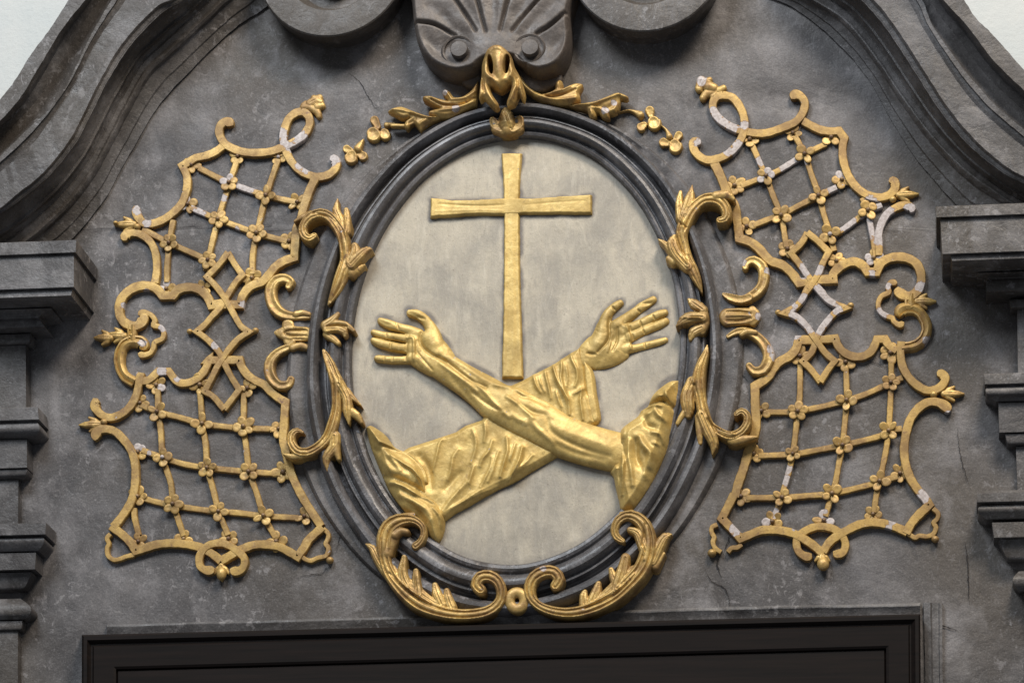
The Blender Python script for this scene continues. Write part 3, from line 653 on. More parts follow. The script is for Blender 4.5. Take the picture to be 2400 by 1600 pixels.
# right hand: palm, thumb from its side, four unequal fingers
carve('hand', M_GOLD, sl, strokes=[
      ('r', 'w:900,960,150 960,900,165 1030,840,175', .62), ('r', 'w:1080,800,165 1120,700,150 1130,600,120', .80), ('r', 'w:1050,900,150 1200,860,175 1300,800,150', .62),
      ('r', 'w:1180,720,120 1290,640,135 1310,720,135 1360,800,100', .62), ('r', 'w:1010,1040,60 1120,1000,90 1260,960,80 1350,900,80', .8),
      ('r', 'w:1110,620,85 1120,540,78 1150,450,68 1190,385,58 1260,320,54 1315,285,44', 1.15, .002),
      ('r', 'w:1270,560,80 1360,490,66 1450,430,62 1530,370,56 1570,335,60 1650,285,54 1720,240,46', 1.05, .002),
      ('r', 'w:1330,640,70 1430,590,62 1530,545,56 1590,520,58 1700,465,53 1790,425,54 1860,400,46', 1.05, .002),
      ('r', 'w:1370,740,66 1470,690,60 1560,645,55 1620,615,58 1720,575,54 1800,545,54 1875,505,46', 1.05, .001),
      ('r', 'w:1380,850,66 1470,840,50 1560,820,45 1620,805,47 1700,785,43 1790,760,43 1870,735,36', 1.15, .002)],
      folds=[('w:1390,540 1430,660 1450,780 1455,860', 3.0, .006), ('w:1330,560 1390,600 1410,700 1440,860', 5, .005), ('w:1190,480 1180,560 1190,680 1150,790 1050,900', 3.0, -.008), ('w:1290,600 1280,760 1230,880', 2.6, -.005),
             ('w:1200,780 1170,900', 2.2, .004), ('w:920,920 1010,930', 3.5, -.006), ('w:1540,380 1590,420', 2.2, -.006), ('w:1560,510 1590,590', 2.0, -.005), ('w:1600,620 1620,670', 2.0, -.005), ('w:1720,440 1750,500', 2, -.005),
             ('w:1610,770 1630,850', 2, -.005), ('w:1220,340 1260,380', 2.4, -.006), ('w:1590,300 1700,290', 4, -.005), ('w:1440,580 1440,640', 2.5, -.006), ('w:1470,680 1490,780', 2.5, -.006)],
      dents=[(1200+1230/K, 650+760/K, 16, 24, .5, .005)], hm=.032, base=.006, skirt=-.004, step=1.15, blur=2, blend=.006, rough=.0010)

ba = thing('bare_arm_relief', (1200, 1000), 'golden bare forearm with open hand raised to the left, crossing in front of the sleeve', 'relief', 'the two crossed arms')
arm = ('r', 'v:760,720,120 850,800,150 960,860,170 1080,930,180 1300,1070,190 1500,1200,215 1720,1360,252 S:1195,951,52 1225,967,52 1262,985,52 1310,1012,50 1370,1034,48 1432,1050,47 1478,1060,46', .62, .012)
carve('forearm_and_hand', M_GOLD, ba, strokes=[arm,
      ('r', 'v:700,640,110 860,640,150 960,720,150 1040,800,130', .75, .008), ('r', 'v:640,560,80 660,680,100 660,790,80', .70, .010), ('r', 'v:640,790,75 760,850,95 880,910,100', .8, .008), ('r', 'v:850,560,110 910,660,105 960,740,100', 1.1, .010),
      ('r', 'v:930,620,100 905,520,92 870,430,78 820,350,64 760,290,60 690,250,55 610,240,42', 1.0, .012),
      ('r', 'v:720,500,72 620,455,62 540,435,58 470,415,56 400,395,60 320,365,56 250,335,42', 1.05, .010),
      ('r', 'v:690,590,62 590,560,54 500,545,50 430,535,48 350,525,50 270,510,47 165,478,40', 1.05, .010),
      ('r', 'v:670,690,62 560,675,56 480,665,55 400,650,58 310,630,55 230,605,54 165,578,42', 1.05, .010),
      ('r', 'v:660,800,62 560,812,48 480,815,45 400,815,48 320,808,45 240,800,46 205,796,38', 1.1, .010)],
      folds=[('v:590,560 660,560 675,680 665,820', 3.0, 0.0060), ('v:600,540 570,700 560,820', 3.4, -0.0050), ('v:760,500 740,600 800,700 900,780 1060,860', 3.4, -0.0080), ('v:700,600 700,720 800,850 900,960', 2.6, -0.0040),
             ('v:980,800 1080,870 1250,1000 1420,1120 1560,1180', 4.2, -0.0081), ('v:1000,890 1150,1000 1300,1110 1450,1230', 5, 0.0056), ('v:1100,800 1300,920 1500,1060 1700,1160', 6.5, 0.0043),
             ('v:1150,1080 1300,1240 1420,1400', 7, -0.0037), ('v:1240,980 1400,1100 1560,1260 1700,1420 1850,1560', 5, 0.0050), ('v:1400,1250 1600,1400 1760,1480', 4.5, -0.0043), ('v:1680,1150 1850,1180 2000,1260 2100,1340', 6, 0.0056),
             ('y:0,300 120,400 260,430 430,520', 5, -0.0068), ('y:-60,420 60,500 180,600 260,680', 5, 0.0062), ('y:100,520 250,600 400,640', 6.5, -0.0062), ('y:0,640 80,700 180,740', 6.5, 0.0050), ('y:230,700 300,800 420,900 500,980', 6, 0.0050),
             ('y:440,700 460,800 560,900 760,1000 1000,1090 1200,1140', 6, -0.0050), ('y:520,780 700,860 950,950 1200,1040', 10, 0.0037), ('y:560,1000 800,1100 1150,1180', 6, -0.0037),
             ('v:450,370 480,450', 2, -0.0050), ('v:320,480 330,560', 2, -0.0040), ('v:400,560 420,570', 2, -0.0040), ('v:390,600 370,700', 2, -0.0050), ('v:300,760 300,850', 2, -0.0040), ('v:400,760 400,860', 2, -0.0040),
             ('v:720,300 800,330', 3, -0.0050), ('v:600,240 700,300 740,320', 5, -0.0031), ('v:240,340 330,390 380,400', 4, -0.0025)],
      dents=[(840+770/K, 680+700/K, 13, 22, -.35, .006)], hm=.045, base=.008, skirt=-.004, step=1.15, blur=4, blend=.010, rough=.0006)
carve('rolled_sleeve', M_GOLD, ba, polys=[('y:1180,1290c 1270,1150 1300,1100c 1285,950 1290,835 1345,730 1500,620 1560,540c 1640,480 1700,350 1800,250 1930,165 2045,160c 2040,330 2000,560 1950,800 1880,1050 1800,1260 1720,1450 1640,1600 1500,1780 1330,1780 1290,1640 1250,1480 1225,1350', .054, 26)],
      folds=[('y:1310,960 1330,1080 1360,1180 1350,1400 1330,1600', 5, .014), ('y:1640,470 1760,460 1850,450 1960,520', 6, -.022), ('y:1560,560 1700,520 1830,530', 5, .010), ('y:1560,920 1620,1020 1700,1120 1690,1260', 9, .016), ('y:1520,950 1520,1150 1600,1330', 7, -.013),
             ('y:1440,950 1420,1100 1460,1300 1480,1500', 5.5, .009), ('y:1740,560 1800,650 1880,700', 6, .010), ('y:1620,640 1660,760 1740,790', 7, -.010), ('y:1880,330 1900,420 1930,500', 5, .010), ('y:1790,380 1820,430', 6, .008), ('y:1300,1300 1320,1450', 5, -.010),
             ('y:1720,850 1820,880 1850,960', 5, .008), ('y:1230,1180 1290,1330 1300,1560', 5, .008), ('y:1580,1280 1650,1400', 8, .008), ('y:1730,980 1800,1000', 4, .006), ('y:1440,700 1550,650 1700,600', 7, .007), ('y:1960,250 1990,380', 5, -.009), ('y:1370,800 1340,930', 6, .008)],
      hm=.06, base=.008, skirt=-.004, step=1.35, blur=1, rough=.0010, clip=OC)

# ------------------------------------------------------------------ trellises
ROS = {}
def rosette(x, y, parent, h=.016, part=None, rot=None, chips=False):
    """five petals round a small knob; shared meshes, turned at random"""
    rot = random.uniform(0, 6.28) if rot is None else rot
    key = (random.randint(0, 7), 'c' if chips else '')
    if key not in ROS:
        n5 = 4 if key[0] % 2 else 5; V = []; F = []; R_ = 11.2*.00125; r = np.random.default_rng(key[0]+3); cvs = []
        for q_ in range(n5+1):
            knob = q_ == n5; a0 = 2*math.pi*q_/n5+r.normal(0, .09); k0 = len(V)
            rx, ry, rz = (4.4*.00125,)*2+(.0058,) if knob else (9.6*.00125*(1+r.normal(0, .08)), 8.8*.00125*(1+r.normal(0, .10)), .0028)
            cx_, cz_ = (0, 0) if knob else (R_*math.cos(a0)*1.06, R_*math.sin(a0)*1.06); ns, nrr = 12, 7; til = 0 if knob else r.normal(.10, .10)
            wch = 1.0 if (chips and r.random() < .45) else 0.0
            for i in range(nrr+1):
                f = math.pi*i/nrr
                for j in range(ns):
                    t_ = 2*math.pi*j/ns; u = math.sin(f)*math.cos(t_)*rx; v = math.sin(f)*math.sin(t_)*ry
                    dish = 0 if knob else .0022*math.exp(-((u/rx)**2+(v/ry)**2)*1.8)
                    yy = -math.cos(f)*rz+dish-til*u-(.003 if knob else 0)
                    V.append((cx_+u*math.cos(a0)-v*math.sin(a0), yy, cz_+u*math.sin(a0)+v*math.cos(a0))); cvs.append(wch)
            for i in range(nrr):
                for j in range(ns): F.append((k0+i*ns+j, k0+i*ns+(j+1) % ns, k0+(i+1)*ns+(j+1) % ns, k0+(i+1)*ns+j))
        me = bpy.data.meshes.new('rosette'); me.from_pydata(V, [], F); me.materials.append(M_GOLDT); me.materials.append(M_KNOB)
        at_ = me.attributes.new('chip', 'FLOAT', 'POINT'); at_.data.foreach_set('value', np.array(cvs, np.float32))
        bm = bmesh.new(); bm.from_mesh(me); bmesh.ops.recalc_face_normals(bm, faces=bm.faces); bm.to_mesh(me); bm.free()
        nk = len(me.polygons)-12*7; me.polygons.foreach_set('material_index', [0]*nk+[1]*(12*7))
        me.polygons.foreach_set('use_smooth', [True]*len(me.polygons)); ROS[key] = me
    o = bpy.data.objects.new('rosette', ROS[key]); C.objects.link(o); o.parent = parent
    o.location = Vector(P(x, y, h))-parent.location; o.rotation_euler = (random.gauss(0, .07), rot, random.gauss(0, .07)); s = random.gauss(1.16, .08); o.scale = (s, s, s)
    return o
def finial(x, y, ang, parent, n=3, L=58, h=.012, mat=None):
    """carved bud with side leaves pointing along ang"""
    c, s = math.cos(ang), math.sin(ang); T = lambda u, v, r_: np.array([x+u*c-v*s, y+u*s+v*c, r_])
    st = [('v', np.array([T(0, 0, 8), T(L*.35, 0, 10), T(L*.7, 0, 7), T(L, 0, 2)]), 1.1), ('r', np.array([T(2, 0, 7), T(L*.22, 9, 6), T(L*.5, 16, 3)]), 1.0), ('r', np.array([T(2, 0, 7), T(L*.22, -9, 6), T(L*.5, -16, 3)]), 1.0)]
    return carve('finial', mat or M_GOLDD, parent, strokes=st, hm=h+.008, base=h, skirt=.0, step=1.2, blur=1)
BW = 19.2
def trellis(label, at, bands, bars, ros, part_ros, knobs, chips):
    th = thing('trellis_panel', at, label, 'trellis', 'the two gilded trellis panels')
    for i, (s, w_, lift, cap) in enumerate(bands):
        strip('frame_scroll', s, w_, .004+lift, .0145, M_GOLDT, th, chips=chips, cap=cap, rnd=(w_ > 23))
    for i, s in enumerate(bars): strip('lattice_bar', s, 14.0, .003+.0011*(i % 3), .0092, M_GOLDT, th, chips=chips, bev=1.5)
    for s in ros.split(';'):
        for q in pts(s): rosette(q[0], q[1], th, .0185, chips=any(math.hypot(q[0]-c[0], q[1]-c[1]) < 40 for c in chips))
    for s in part_ros.split(';'):
        for q in pts(s): rosette(q[0], q[1], th, .0100, chips=any(math.hypot(q[0]-c[0], q[1]-c[1]) < 40 for c in chips))
    for s in knobs.split(';'):
        for q in pts(s): blob('knob', q[0], q[1], .012, q[3]*K/5.0, q[3]*K/5.0*.95, q[3]*.0014, M_GOLDD, th)
    return th
n_, T_, F_ = (False, False), True, False
Lb = [
 ('A:500,490 455,452 400,445 345,490 328,570 360,660 430,735 560,795 700,822 850,822 980,802 1120,750 1250,690 1370,600 1435,480 1430,390 1385,335 1340,320', BW, 0, (T_, F_)),
 ('A:1345,320 1270,335 1180,410 1128,540 1115,660 1140,770 1190,890 1280,1005 1400,1085 1540,1118 1670,1090 1750,1020 1765,945 1725,900 1690,915', BW, -.0012, (F_, T_)),
 ('A:380,735 290,805 180,855 40,885c Z:1445,985c 1495,1090 1508,1200 1490,1310 1440,1440 B:1360,225 1240,320 1110,375 990,385 920,325 885,255 895,205 930,195', BW*.98, -.0006, (F_, T_)),
 ('B:762,592 742,545 800,500 890,500 980,540 1060,615 1110,720 1130,840 1130,980 1110,1110', BW*.95, -.001, (T_, F_)),
 ('B:1940,1362 1800,1382c 1760,1290 1690,1210 1600,1170 1500,1165 1400,1190 1330,1262c 1200,1262c 1140,1190 1050,1145 920,1148 800,1200 710,1290 672,1400 682,1510 D:740,25 850,70 930,40 970,-30 945,-75', BW*1.12, .0004, (F_, T_)),
 ('D:930,355 965,310 930,265 830,250 730,300 675,420 680,560 740,680 860,755c', BW*1.35, -.0008, (T_, F_)),
 ('D:830,60 830,150 825,250', BW*1.2, -.0002, n_),
 ('B:905,1500 970,1472 1060,1500 1110,1568 D:1095,60 1180,85 1218,150 1200,225 1110,270 1090,340 1050,400 970,425 905,408', BW*.66, -.0018, (T_, T_)),
 ('D:935,640 910,790 875,930 800,1060 690,1150 560,1190 450,1150 380,1070 388,1000 430,1005', BW*.98, .0006, (F_, T_)),
 ('D:940,745 1040,725 1150,625c 1280,625c 1380,745 1480,768 1600,730 1700,640 1755,540 1775,480c E:200,488c 330,488', BW*.97, -.0003, n_),
 ('E:320,488 580,485c 600,560 680,670 780,740 880,785 960,870 1060,950 1142,1000c 1130,1150 1122,1300 1110,1450 G:1135,-261 1200,0 1270,180 1360,350 1460,510 1580,690c', BW*1.02, .0002, n_),
 ('A:1515,1125 1450,1250 1400,1380 1370,1480 C:1330,330 1275,450 1262,620 1250,800c 1130,838 1020,910 930,1020 850,1100 760,1130 680,1180 610,1280 585,1375c 400,1375', BW*1.05, .0001, n_),
 ('C:410,1382 200,1395c', BW*.95, -.0009, n_),
 ('C:438,735c 330,880 178,1035c 300,1160 400,1300 480,1440 550,1568 E:600,75 690,140c 560,230 450,350 390,440 310,560 240,700 150,868c 260,935 390,1090c', BW*.78, .0034, n_),
 ('C:438,740c 520,880 615,1015c 540,1090 450,1230 350,1400 240,1520 E:160,45 55,135c 180,230 290,340 350,430 410,560 470,680 575,848c 490,960 390,1088c', BW*.78, .0016, n_),
 ('G:1595,700c 1430,850 1370,950 1290,1062c 1200,1010 1060,940 900,915 750,920 600,975 480,1040 352,1115c', BW*1.05, .0012, n_),
 ('F:1660,1375c 1550,1290 1440,1225 1330,1190 1150,1162 1000,1160 850,1180 720,1222 615,1255c 550,1150 440,1045 310,950c', BW*1.05, .0004, n_),
 ('F:340,960 400,890 480,780 560,640 600,480 610,300 595,130 545,0 D:710,1440 620,1360 520,1330 430,1340 385,1400 380,1470', BW*1.02, .0009, (F_, T_)),
 ('G:275,1205 190,1232 100,1185 85,1080 130,980 220,915 350,895 460,930 560,1000 630,1070 640,1150 600,1220 530,1240 465,1215', BW*.95, .0026, (T_, T_)),
 ('F:305,1045 262,1100 285,1165 262,1225 275,1310 345,1362 430,1350 500,1322 600,1300', BW*.58, -.002, n_),
 ('G:1605,720 1665,780 1660,850 1635,905 1668,960 1640,1050 1540,1078 1450,1112 1370,1085 1335,1040', BW*.58, -.002, n_)]
Lbars = ['A:555,900 460,1180 B:1885,330 1760,830 1735,960', 'A:1055,900 905,1345 C:790,500 740,760 738,1000', 'B:1335,340 1300,520 1285,620 1260,900 1258,1100',
 'A:80,1010 450,1190 905,1345 1280,1430', 'B:1550,190 1885,330 C:790,500 1160,600', 'B:960,450 1190,570 1285,620 1760,830 C:170,830',
 'F:595,730 600,850 650,1060', 'D:1145,850 1150,1120 1180,1350 F:945,110 1040,420 1070,680 1130,860 1200,1070', 'D:1665,900 1690,1265 E:160,1500 F:1490,235 1560,500 1630,770 1745,1060',
 'E:630,890 630,1300 655,1520 G:700,30 790,290 875,560 1020,830', 'D:930,1030 1140,1120 1420,1190 1690,1265 E:400,1300 630,1320 1000,1330', 'F:690,20 945,110 1200,190 1490,235 2000,285 G:1080,48',
 'F:680,600 850,650 1070,695 1350,740 1630,770 G:600,530 875,565 1300,588']
trellis('gilded trellis panel with lattice and rosettes on the left of the oval frame', (480, 780), Lb, Lbars,
 'A:450,1190 905,1345 ;B:1885,330 1285,620 1760,830 ;C:790,500 ;D:1140,1120 1690,1265 ;E:630,1300 ;F:945,110 1490,235 2000,285 1070,680 1630,770 ;G:875,560',
 'A:560,868 1060,882 1290,1430 ;Z:1560,975 ;B:1515,150 1255,1185 1710,1175 ;C:1190,600 735,1050 ;D:935,1015 1130,795 1665,790 ;E:1060,1330 680,830 ;F:645,45 640,590 650,1140 1205,1110 1755,1110 ;G:1115,30 1375,570 1035,880',
 'B:900,430,48 ;D:490,1250,46 1540,140,36 830,190,34 ;E:780,130,40 ;G:1690,1110,45',
 [(450+1330/K, 200+650/K, 17), (450+1200/K, 200+750/K, 13), (450+1095/K, 200+600/K, 14), (450+1120/K, 200+690/K, 12), (450+1310/K, 200+990/K, 10), (450+1400/K, 200+1035/K, 9), (450+1740/K, 200+900/K, 17), (450+640/K, 200+1275/K, 26), (450+385/K, 200+1380/K, 9),
  (150+910/K, 450+210/K, 15), (150+1020/K, 450+380/K, 11), (150+1660/K, 450+250/K, 16), (450+550/K, 450+450/K, 7), (450+620/K, 450+1370/K, 9), (150+1600/K, 450+120/K, 14), (150+1340/K, 450+1100/K, 9),
  (150+1000/K, 450+1230/K, 9), (150+730/K, 450+1380/K, 7), (150+1200/K, 750+620/K, 13), (150+1390/K, 750+720/K, 8), (150+1210/K, 750+90/K, 11), (150+960/K, 750+280/K, 10), (450+280/K, 750+300/K, 10), (150+860/K, 750+640/K, 7), (200+780/K, 1050+60/K, 7)])
Rb = [
 ('b:285,165 330,112 400,130 450,205 440,290 400,375 330,450 220,500 100,545 a:1150,838 1050,848 930,835 780,798 650,740 540,655 480,560 475,470 520,400 600,378', BW, 0, (T_, F_)),
 ('a:595,378 700,400 780,480 840,600 862,720 850,830 810,930 745,1020 650,1105 520,1160 400,1172 300,1120 240,1040 235,970 275,950 325,975', BW, .0014, (F_, T_)),
 ('b:430,435 530,490 640,540 750,560 870,555c 935,645c 915,740 915,870 950,1020 1010,1150 1100,1260 1220,1340 1360,1370 1480,1340 1550,1270 1555,1200 1520,1165 1480,1175', BW*1.02, -.0006, (F_, T_)),
 ('d:1645,245 1650,190 1560,155 1440,200 1350,270 1290,370 1255,480 1250,580 1255,680 1255,770', BW*.95, -.001, (T_, F_)),
 ('d:500,1070 695,1065c 695,1000 760,925 850,870 960,850 1060,900 1115,975c 1225,975c 1270,880 1350,820 1470,790 1600,805 1710,870 1765,980 1770,1100 1730,1200 1650,1265 1560,1260 1500,1215 1490,1160', BW*1.12, .0006, (F_, T_)),
 ('f:1190,-40 1200,-110 1280,-150 1400,-130 1480,-50 1525,60 1510,170 1450,260 1360,310 1220,330c', BW*1.32, -.0004, (T_, F_)),
 ('d:1640,1240 1630,1330 1640,1420', BW*1.3, 0, n_),
 ('d:1480,1115 1400,1105 1365,1160 1375,1225 1285,1275 1245,1370 1270,1460 1350,1515 1420,1540 f:1120,10 1190,55 1250,25', BW*.66, -.0018, (T_, T_)),
 ('a:480,1190 560,1350 620,1500 c:680,340 740,420 770,600 800,825c 930,870 1040,950 1130,1055 1200,1110 1330,1155 1440,1250 1530,1370c 1700,1350', BW*1.12, .0001, n_),
 ('c:1690,1348 1800,1340 1950,1328c', BW*.95, -.0008, n_),
 ('c:1630,755c 1560,880 1430,1010c 1530,1130 1620,1260 1710,1380 1830,1500 e:1190,80 1290,200 1400,295 1570,370c 1470,410 1380,500 1300,600 1240,700 1200,820 1150,930 1050,1025c 1150,1120 1270,1275c', BW*.82, .0016, n_),
 ('c:1630,755c 1750,850 1895,990c 1820,1130 1750,1290 1640,1450 e:1110,130 1040,270 940,370 825,430c 960,470 1080,570 1160,680 1240,800 1330,920 1445,1020c 1360,1130 1270,1275c', BW*.82, .0034, n_),
 ('e:1240,762 1000,762c 970,870 890,960 780,1020 700,1100 640,1200 570,1262 465,1330c 468,1430 470,1568 i:482,760 440,930 385,1080 330,1280 260,1480 g:430,590', BW*1.12, .0002, n_),
 ('e:1230,762 1450,745c f:440,310 510,390 620,440 740,440 840,385 890,300 915,232c 1015,228c 1060,300 1160,370', BW*1.02, -.0003, n_),
 ('f:1215,260 1205,400 1230,560 1310,700 1410,795 1530,855 1650,840 1730,775 1752,700 1700,655 1655,675', BW*1.02, .001, (F_, T_)),
 ('g:420,560 350,700 270,855c 370,960 500,1100c 600,1060 760,1000 950,1000 1120,1030 1280,1110 1400,1190 1510,1290c', BW*1.05, .0012, n_),
 ('h:255,1265c 330,1150 430,1070 640,955 760,915 900,905 1050,930 1180,975 1290,1025c', BW*1.05, .0002, n_),
 ('h:1275,1040c 1330,930 1420,820 1560,690c 1500,600 1400,480 1320,350 1270,200 1250,50 f:1255,1500 1280,1350 1330,1200 1430,1070 1550,1000 1670,1005 1765,1060 1790,1130', BW*1.08, .0009, (F_, T_)),
 ('g:1370,1290 1310,1322 1220,1270 1185,1180 1200,1080 1290,1010 1400,962 1520,955 1650,990 1745,1070 1785,1170 1760,1260 1690,1290 1635,1262', BW*.95, -.0004, (T_, T_)),
 ('g:215,930 150,965 145,1030 175,1085 160,1150 190,1220 260,1270', BW*.6, -.002, n_), ('g:345,1268 390,1220 460,1212 515,1175', BW*.6, -.002, n_),
 ('h:1605,735 1665,795 1655,860 1610,910 1640,965 1608,1045 1530,1078 1440,1068 1380,1090 1300,1040', BW*.6, -.002, n_)]
Rbars = ['a:950,980 1060,1230 1125,1370 c:1210,300 1310,545 1345,740 1375,930', 'a:1480,880 1600,1100 1680,1350 c:1775,300 1830,520 1910,780 1960,980', 'd:1050,70 1120,220 1150,400 1190,620 1215,780',
 'a:820,1490 1125,1370 1300,1290 1600,1105 1860,975', 'c:970,665 1190,580 1310,540 1500,440 1775,300 1990,200', 'c:1780,855 1910,785 d:790,470 1120,230 1290,155',
 'i:1020,20 1015,400 990,590 970,800 930,1110 875,1350 820,1540 g:1010,600 940,760 895,870', 'i:1580,60 1590,300 1590,455 1565,750 1540,1005 1500,1200 1455,1450 g:1620,550 1540,830', 'f:1090,520 1090,760 1080,1000 1060,1350 1030,1568 h:985,230 950,400 910,560 880,780',
 'i:600,600 870,600 990,590 1300,530 1590,455 1850,370 f:1085,760 1230,700', 'i:510,1135 930,1115 1200,1070 1540,1005 1960,905 f:1060,1350 1220,1325', 'g:570,605 1010,600 1300,580 1620,550 2060,450 h:950,400 1170,345']
Rch = [(1580+520/K, 150+620/K, 15), (1580+600/K, 150+720/K, 17), (1580+700/K, 150+780/K, 15), (1580+480/K, 150+570/K, 10), (1580+860/K, 150+745/K, 12), (1580+780/K, 150+1000/K, 13), (1580+670/K, 150+1070/K, 12), (1580+750/K, 150+1080/K, 12), (1580+300/K, 150+960/K, 12),
 (1580+1065/K, 150+1200/K, 13), (1580+1400/K, 150+1230/K, 22), (1580+1340/K, 150+1260/K, 13), (1580+1470/K, 150+1195/K, 13), (1580+1590/K, 150+1180/K, 14), (1580+1930/K, 150+1500/K, 15), (1800+800/K, 200+1270/K, 14), (1800+900/K, 200+1260/K, 10),
 (1820+880/K, 450+400/K, 24), (1820+1120/K, 450+300/K, 20), (1820+1150/K, 450+130/K, 16), (1820+1150/K, 450+450/K, 22), (1820+1250/K, 450+180/K, 12), (1820+1640/K, 450+220/K, 16), (1820+1330/K, 450+300/K, 26), (1820+1280/K, 450+420/K, 18), (1820+1270/K, 450+560/K, 18),
 (1820+740/K, 450+580/K, 9), (1820+350/K, 450+930/K, 17), (1820+330/K, 450+1000/K, 12), (1820+520/K, 450+950/K, 14), (1820+1770/K, 450+1160/K, 14), (1820+1170/K, 450+1000/K, 9), (1820+1300/K, 450+1480/K, 15), (1820+1370/K, 450+1150/K, 8),
 (1820+330/K, 450+1300/K, 12), (1820+220/K, 450+1390/K, 8), (1820+550/K, 450+1230/K, 18), (1820+640/K, 450+1330/K, 18), (1820+740/K, 450+1440/K, 12), (1820+620/K, 450+1530/K, 14), (1820+220/K, 450+1500/K, 12),
 (1680+1050/K, 650+260/K, 12), (1680+1250/K, 650+160/K, 15), (1680+1370/K, 650+290/K, 20), (1680+970/K, 650+460/K, 12), (1680+1080/K, 650+540/K, 18), (1680+1150/K, 650+620/K, 12), (1680+1330/K, 650+530/K, 18), (1680+1260/K, 650+640/K, 14), (1680+1480/K, 650+400/K, 11), (1680+980/K, 650+710/K, 12),
 (1880+1790/K, 750+1165/K, 13), (1880+1540/K, 750+250/K, 12), (1640+1075/K, 1050+260/K, 11), (1640+1060/K, 1050+400/K, 15), (1640+920/K, 1050+790/K, 12), (1640+440/K, 1050+980/K, 16), (1880+1470/K, 1050+600/K, 17), (1880+1100/K, 1050+895/K, 9), (1880+1050/K, 1050+985/K, 9), (1880+280/K, 1050+770/K, 6)]
trellis('gilded trellis panel with many white chipped spots on the right of the oval frame', (1960, 740), Rb, Rbars,
 'a:1125,1370 1600,1100 ;b:620,1345 ;c:1310,545 1910,780 ;d:1120,220 ;i:990,590 1590,455 930,1110 1540,1005 ;f:1085,760 1060,1350 ;g:1010,600 1620,550 ;h:950,400',
 'a:925,925 1455,845 1925,900 740,1490 ;b:905,1155 ;c:890,685 1390,960 1990,1105 ;d:1190,805 ;i:545,590 450,1110 ;e:1020,960 ;f:530,515 1080,400 ;g:505,590 890,895 1520,885 ;h:1200,305 870,805',
 'b:1530,1400,42 ;e:750,430,36 1640,345,40 ;f:1610,910,44 ;g:150,1285,52 ;h:1630,1115,44',
 Rch)
panels = [o for o in C.objects if o.name.startswith('trellis_panel')]
tl, tr = panels[0], panels[1]
finial(150+850/K, 450+385/K, math.pi, tl, L=46); blob('knob', 150+632/K, 450+378/K, .02, 6, 5, .008, M_GOLDD, tl)
finial(150+730/K, 750+180/K, math.pi+.05, tl, L=44, h=.014); finial(150+560/K, 750+205/K, math.pi, tl, L=38, h=.016)
finial(150+430/K, 750+1262/K, math.pi-.05, tl, L=48)
finial(450+355/K, 1100+1170/K, math.pi/2, tl, L=34); blob('knob', 450+362/K, 1100+1275/K, .018, 12, 17, .014, M_GOLDD, tl)
finial(1800+1600/K, 200+1330/K, -.05, tr, L=46); finial(1820+1720/K, 450+1325/K, .0, tr, L=44); finial(1880+1740/K, 750+890/K, 0, tr, L=46)
finial(1640+1500/K, 1050+1300/K, math.pi/2, tr, L=26); blob('knob', 1640+1512/K, 1050+1420/K, .018, 14, 16, .014, M_GOLDD, tr)
carve('finial', M_GOLDD, tl, strokes=[('r', 'A:1340,240,35 1420,240,45 1520,300,45 1540,350,35', 1), ('v', 'A:1430,200,55 1500,160,60 1550,120,38', 1.0), ('r', 'A:1520,240,50 1580,220,38', 1.1), ('r', 'A:1380,190,30 1350,220,36', 1), ('r', 'A:1480,130,40 1560,180,42', 1.2)], hm=.03, base=.012, skirt=0, step=1.2)
carve('finial', M_GOLDD, tr, strokes=[('r', 'a:350,390,45 400,330,50 500,320,40', 1), ('r', 'a:420,250,70 480,270,60', 1.1), ('r', 'a:540,300,45 600,265,38', 1), ('v', 'a:330,180,62 300,270,50', .9), ('r', 'a:400,180,40 430,165,35', 1.2), ('r', 'a:470,370,40 500,340,40', 1)],
      hm=.03, base=.012, skirt=0, step=1.2, chips=[(1580+320/K, 150+180/K, 14)])

# ------------------------------------------------------------------ gilded leaf scrolls round the oval
def fatten(s, k_=1.22):
    a = smooth(pts(s), 9.0); a[:, 2] *= k_; return a
def scroll(name, label, at, strokes, cat='leaf scroll', group='gilded scrolls around the oval frame', fat=1.13, **k):
    def widen(s):
        a = smooth(pts(s), 9.0); a[:, 2] *= fat; return a
    strokes = [(s[0], widen(s[1]))+tuple(s[2:]) for s in strokes]
    th = thing(name, at, label, cat, group)
    kk = dict(hm=.068, base=.049, skirt=.0, step=1.15, blur=0, kh=.85, rough=.0008); kk.update(k)
    carve('carved_body', M_GOLDD, th, strokes=strokes, **kk)
    return th
scroll('acanthus_scroll', 'gilded acanthus scroll at the upper left of the oval, curling over the trellis', (790, 560), [
 ('w', 'j:700,510,34 640,545,42 580,510,50 555,440,48 580,360,46 655,280,52 780,240,58 890,285,62 980,390,66 1050,520,68 1078,680,60 1080,830,62 1045,980,76 980,1150,62 910,1290,34 872,1352,10', 1),
 ('r', 'j:660,250,45 560,275,28 460,330,14', .9), ('v', 'j:1050,420,62 1000,270,46 965,190,40 985,60,8', .9), ('v', 'j:1100,460,50 1105,300,42 1095,200,30', .9, .004),
 ('v', 'j:1060,1000,44 1140,860,58 1210,730,62 1200,640,40', 1, .004), ('v', 'j:1160,880,60 1270,760,58 1350,690,34 1405,680,8', 1, .008), ('r', 'j:1150,950,74 1240,905,40 1315,865,10', .7)],
 folds=[('j:1090,300 1100,600 1110,860', 3, .006), ('j:700,240 900,300 1010,440 1050,700', 3, -.005), ('j:1120,1000 1000,1180 900,1310', 3, -.004)])
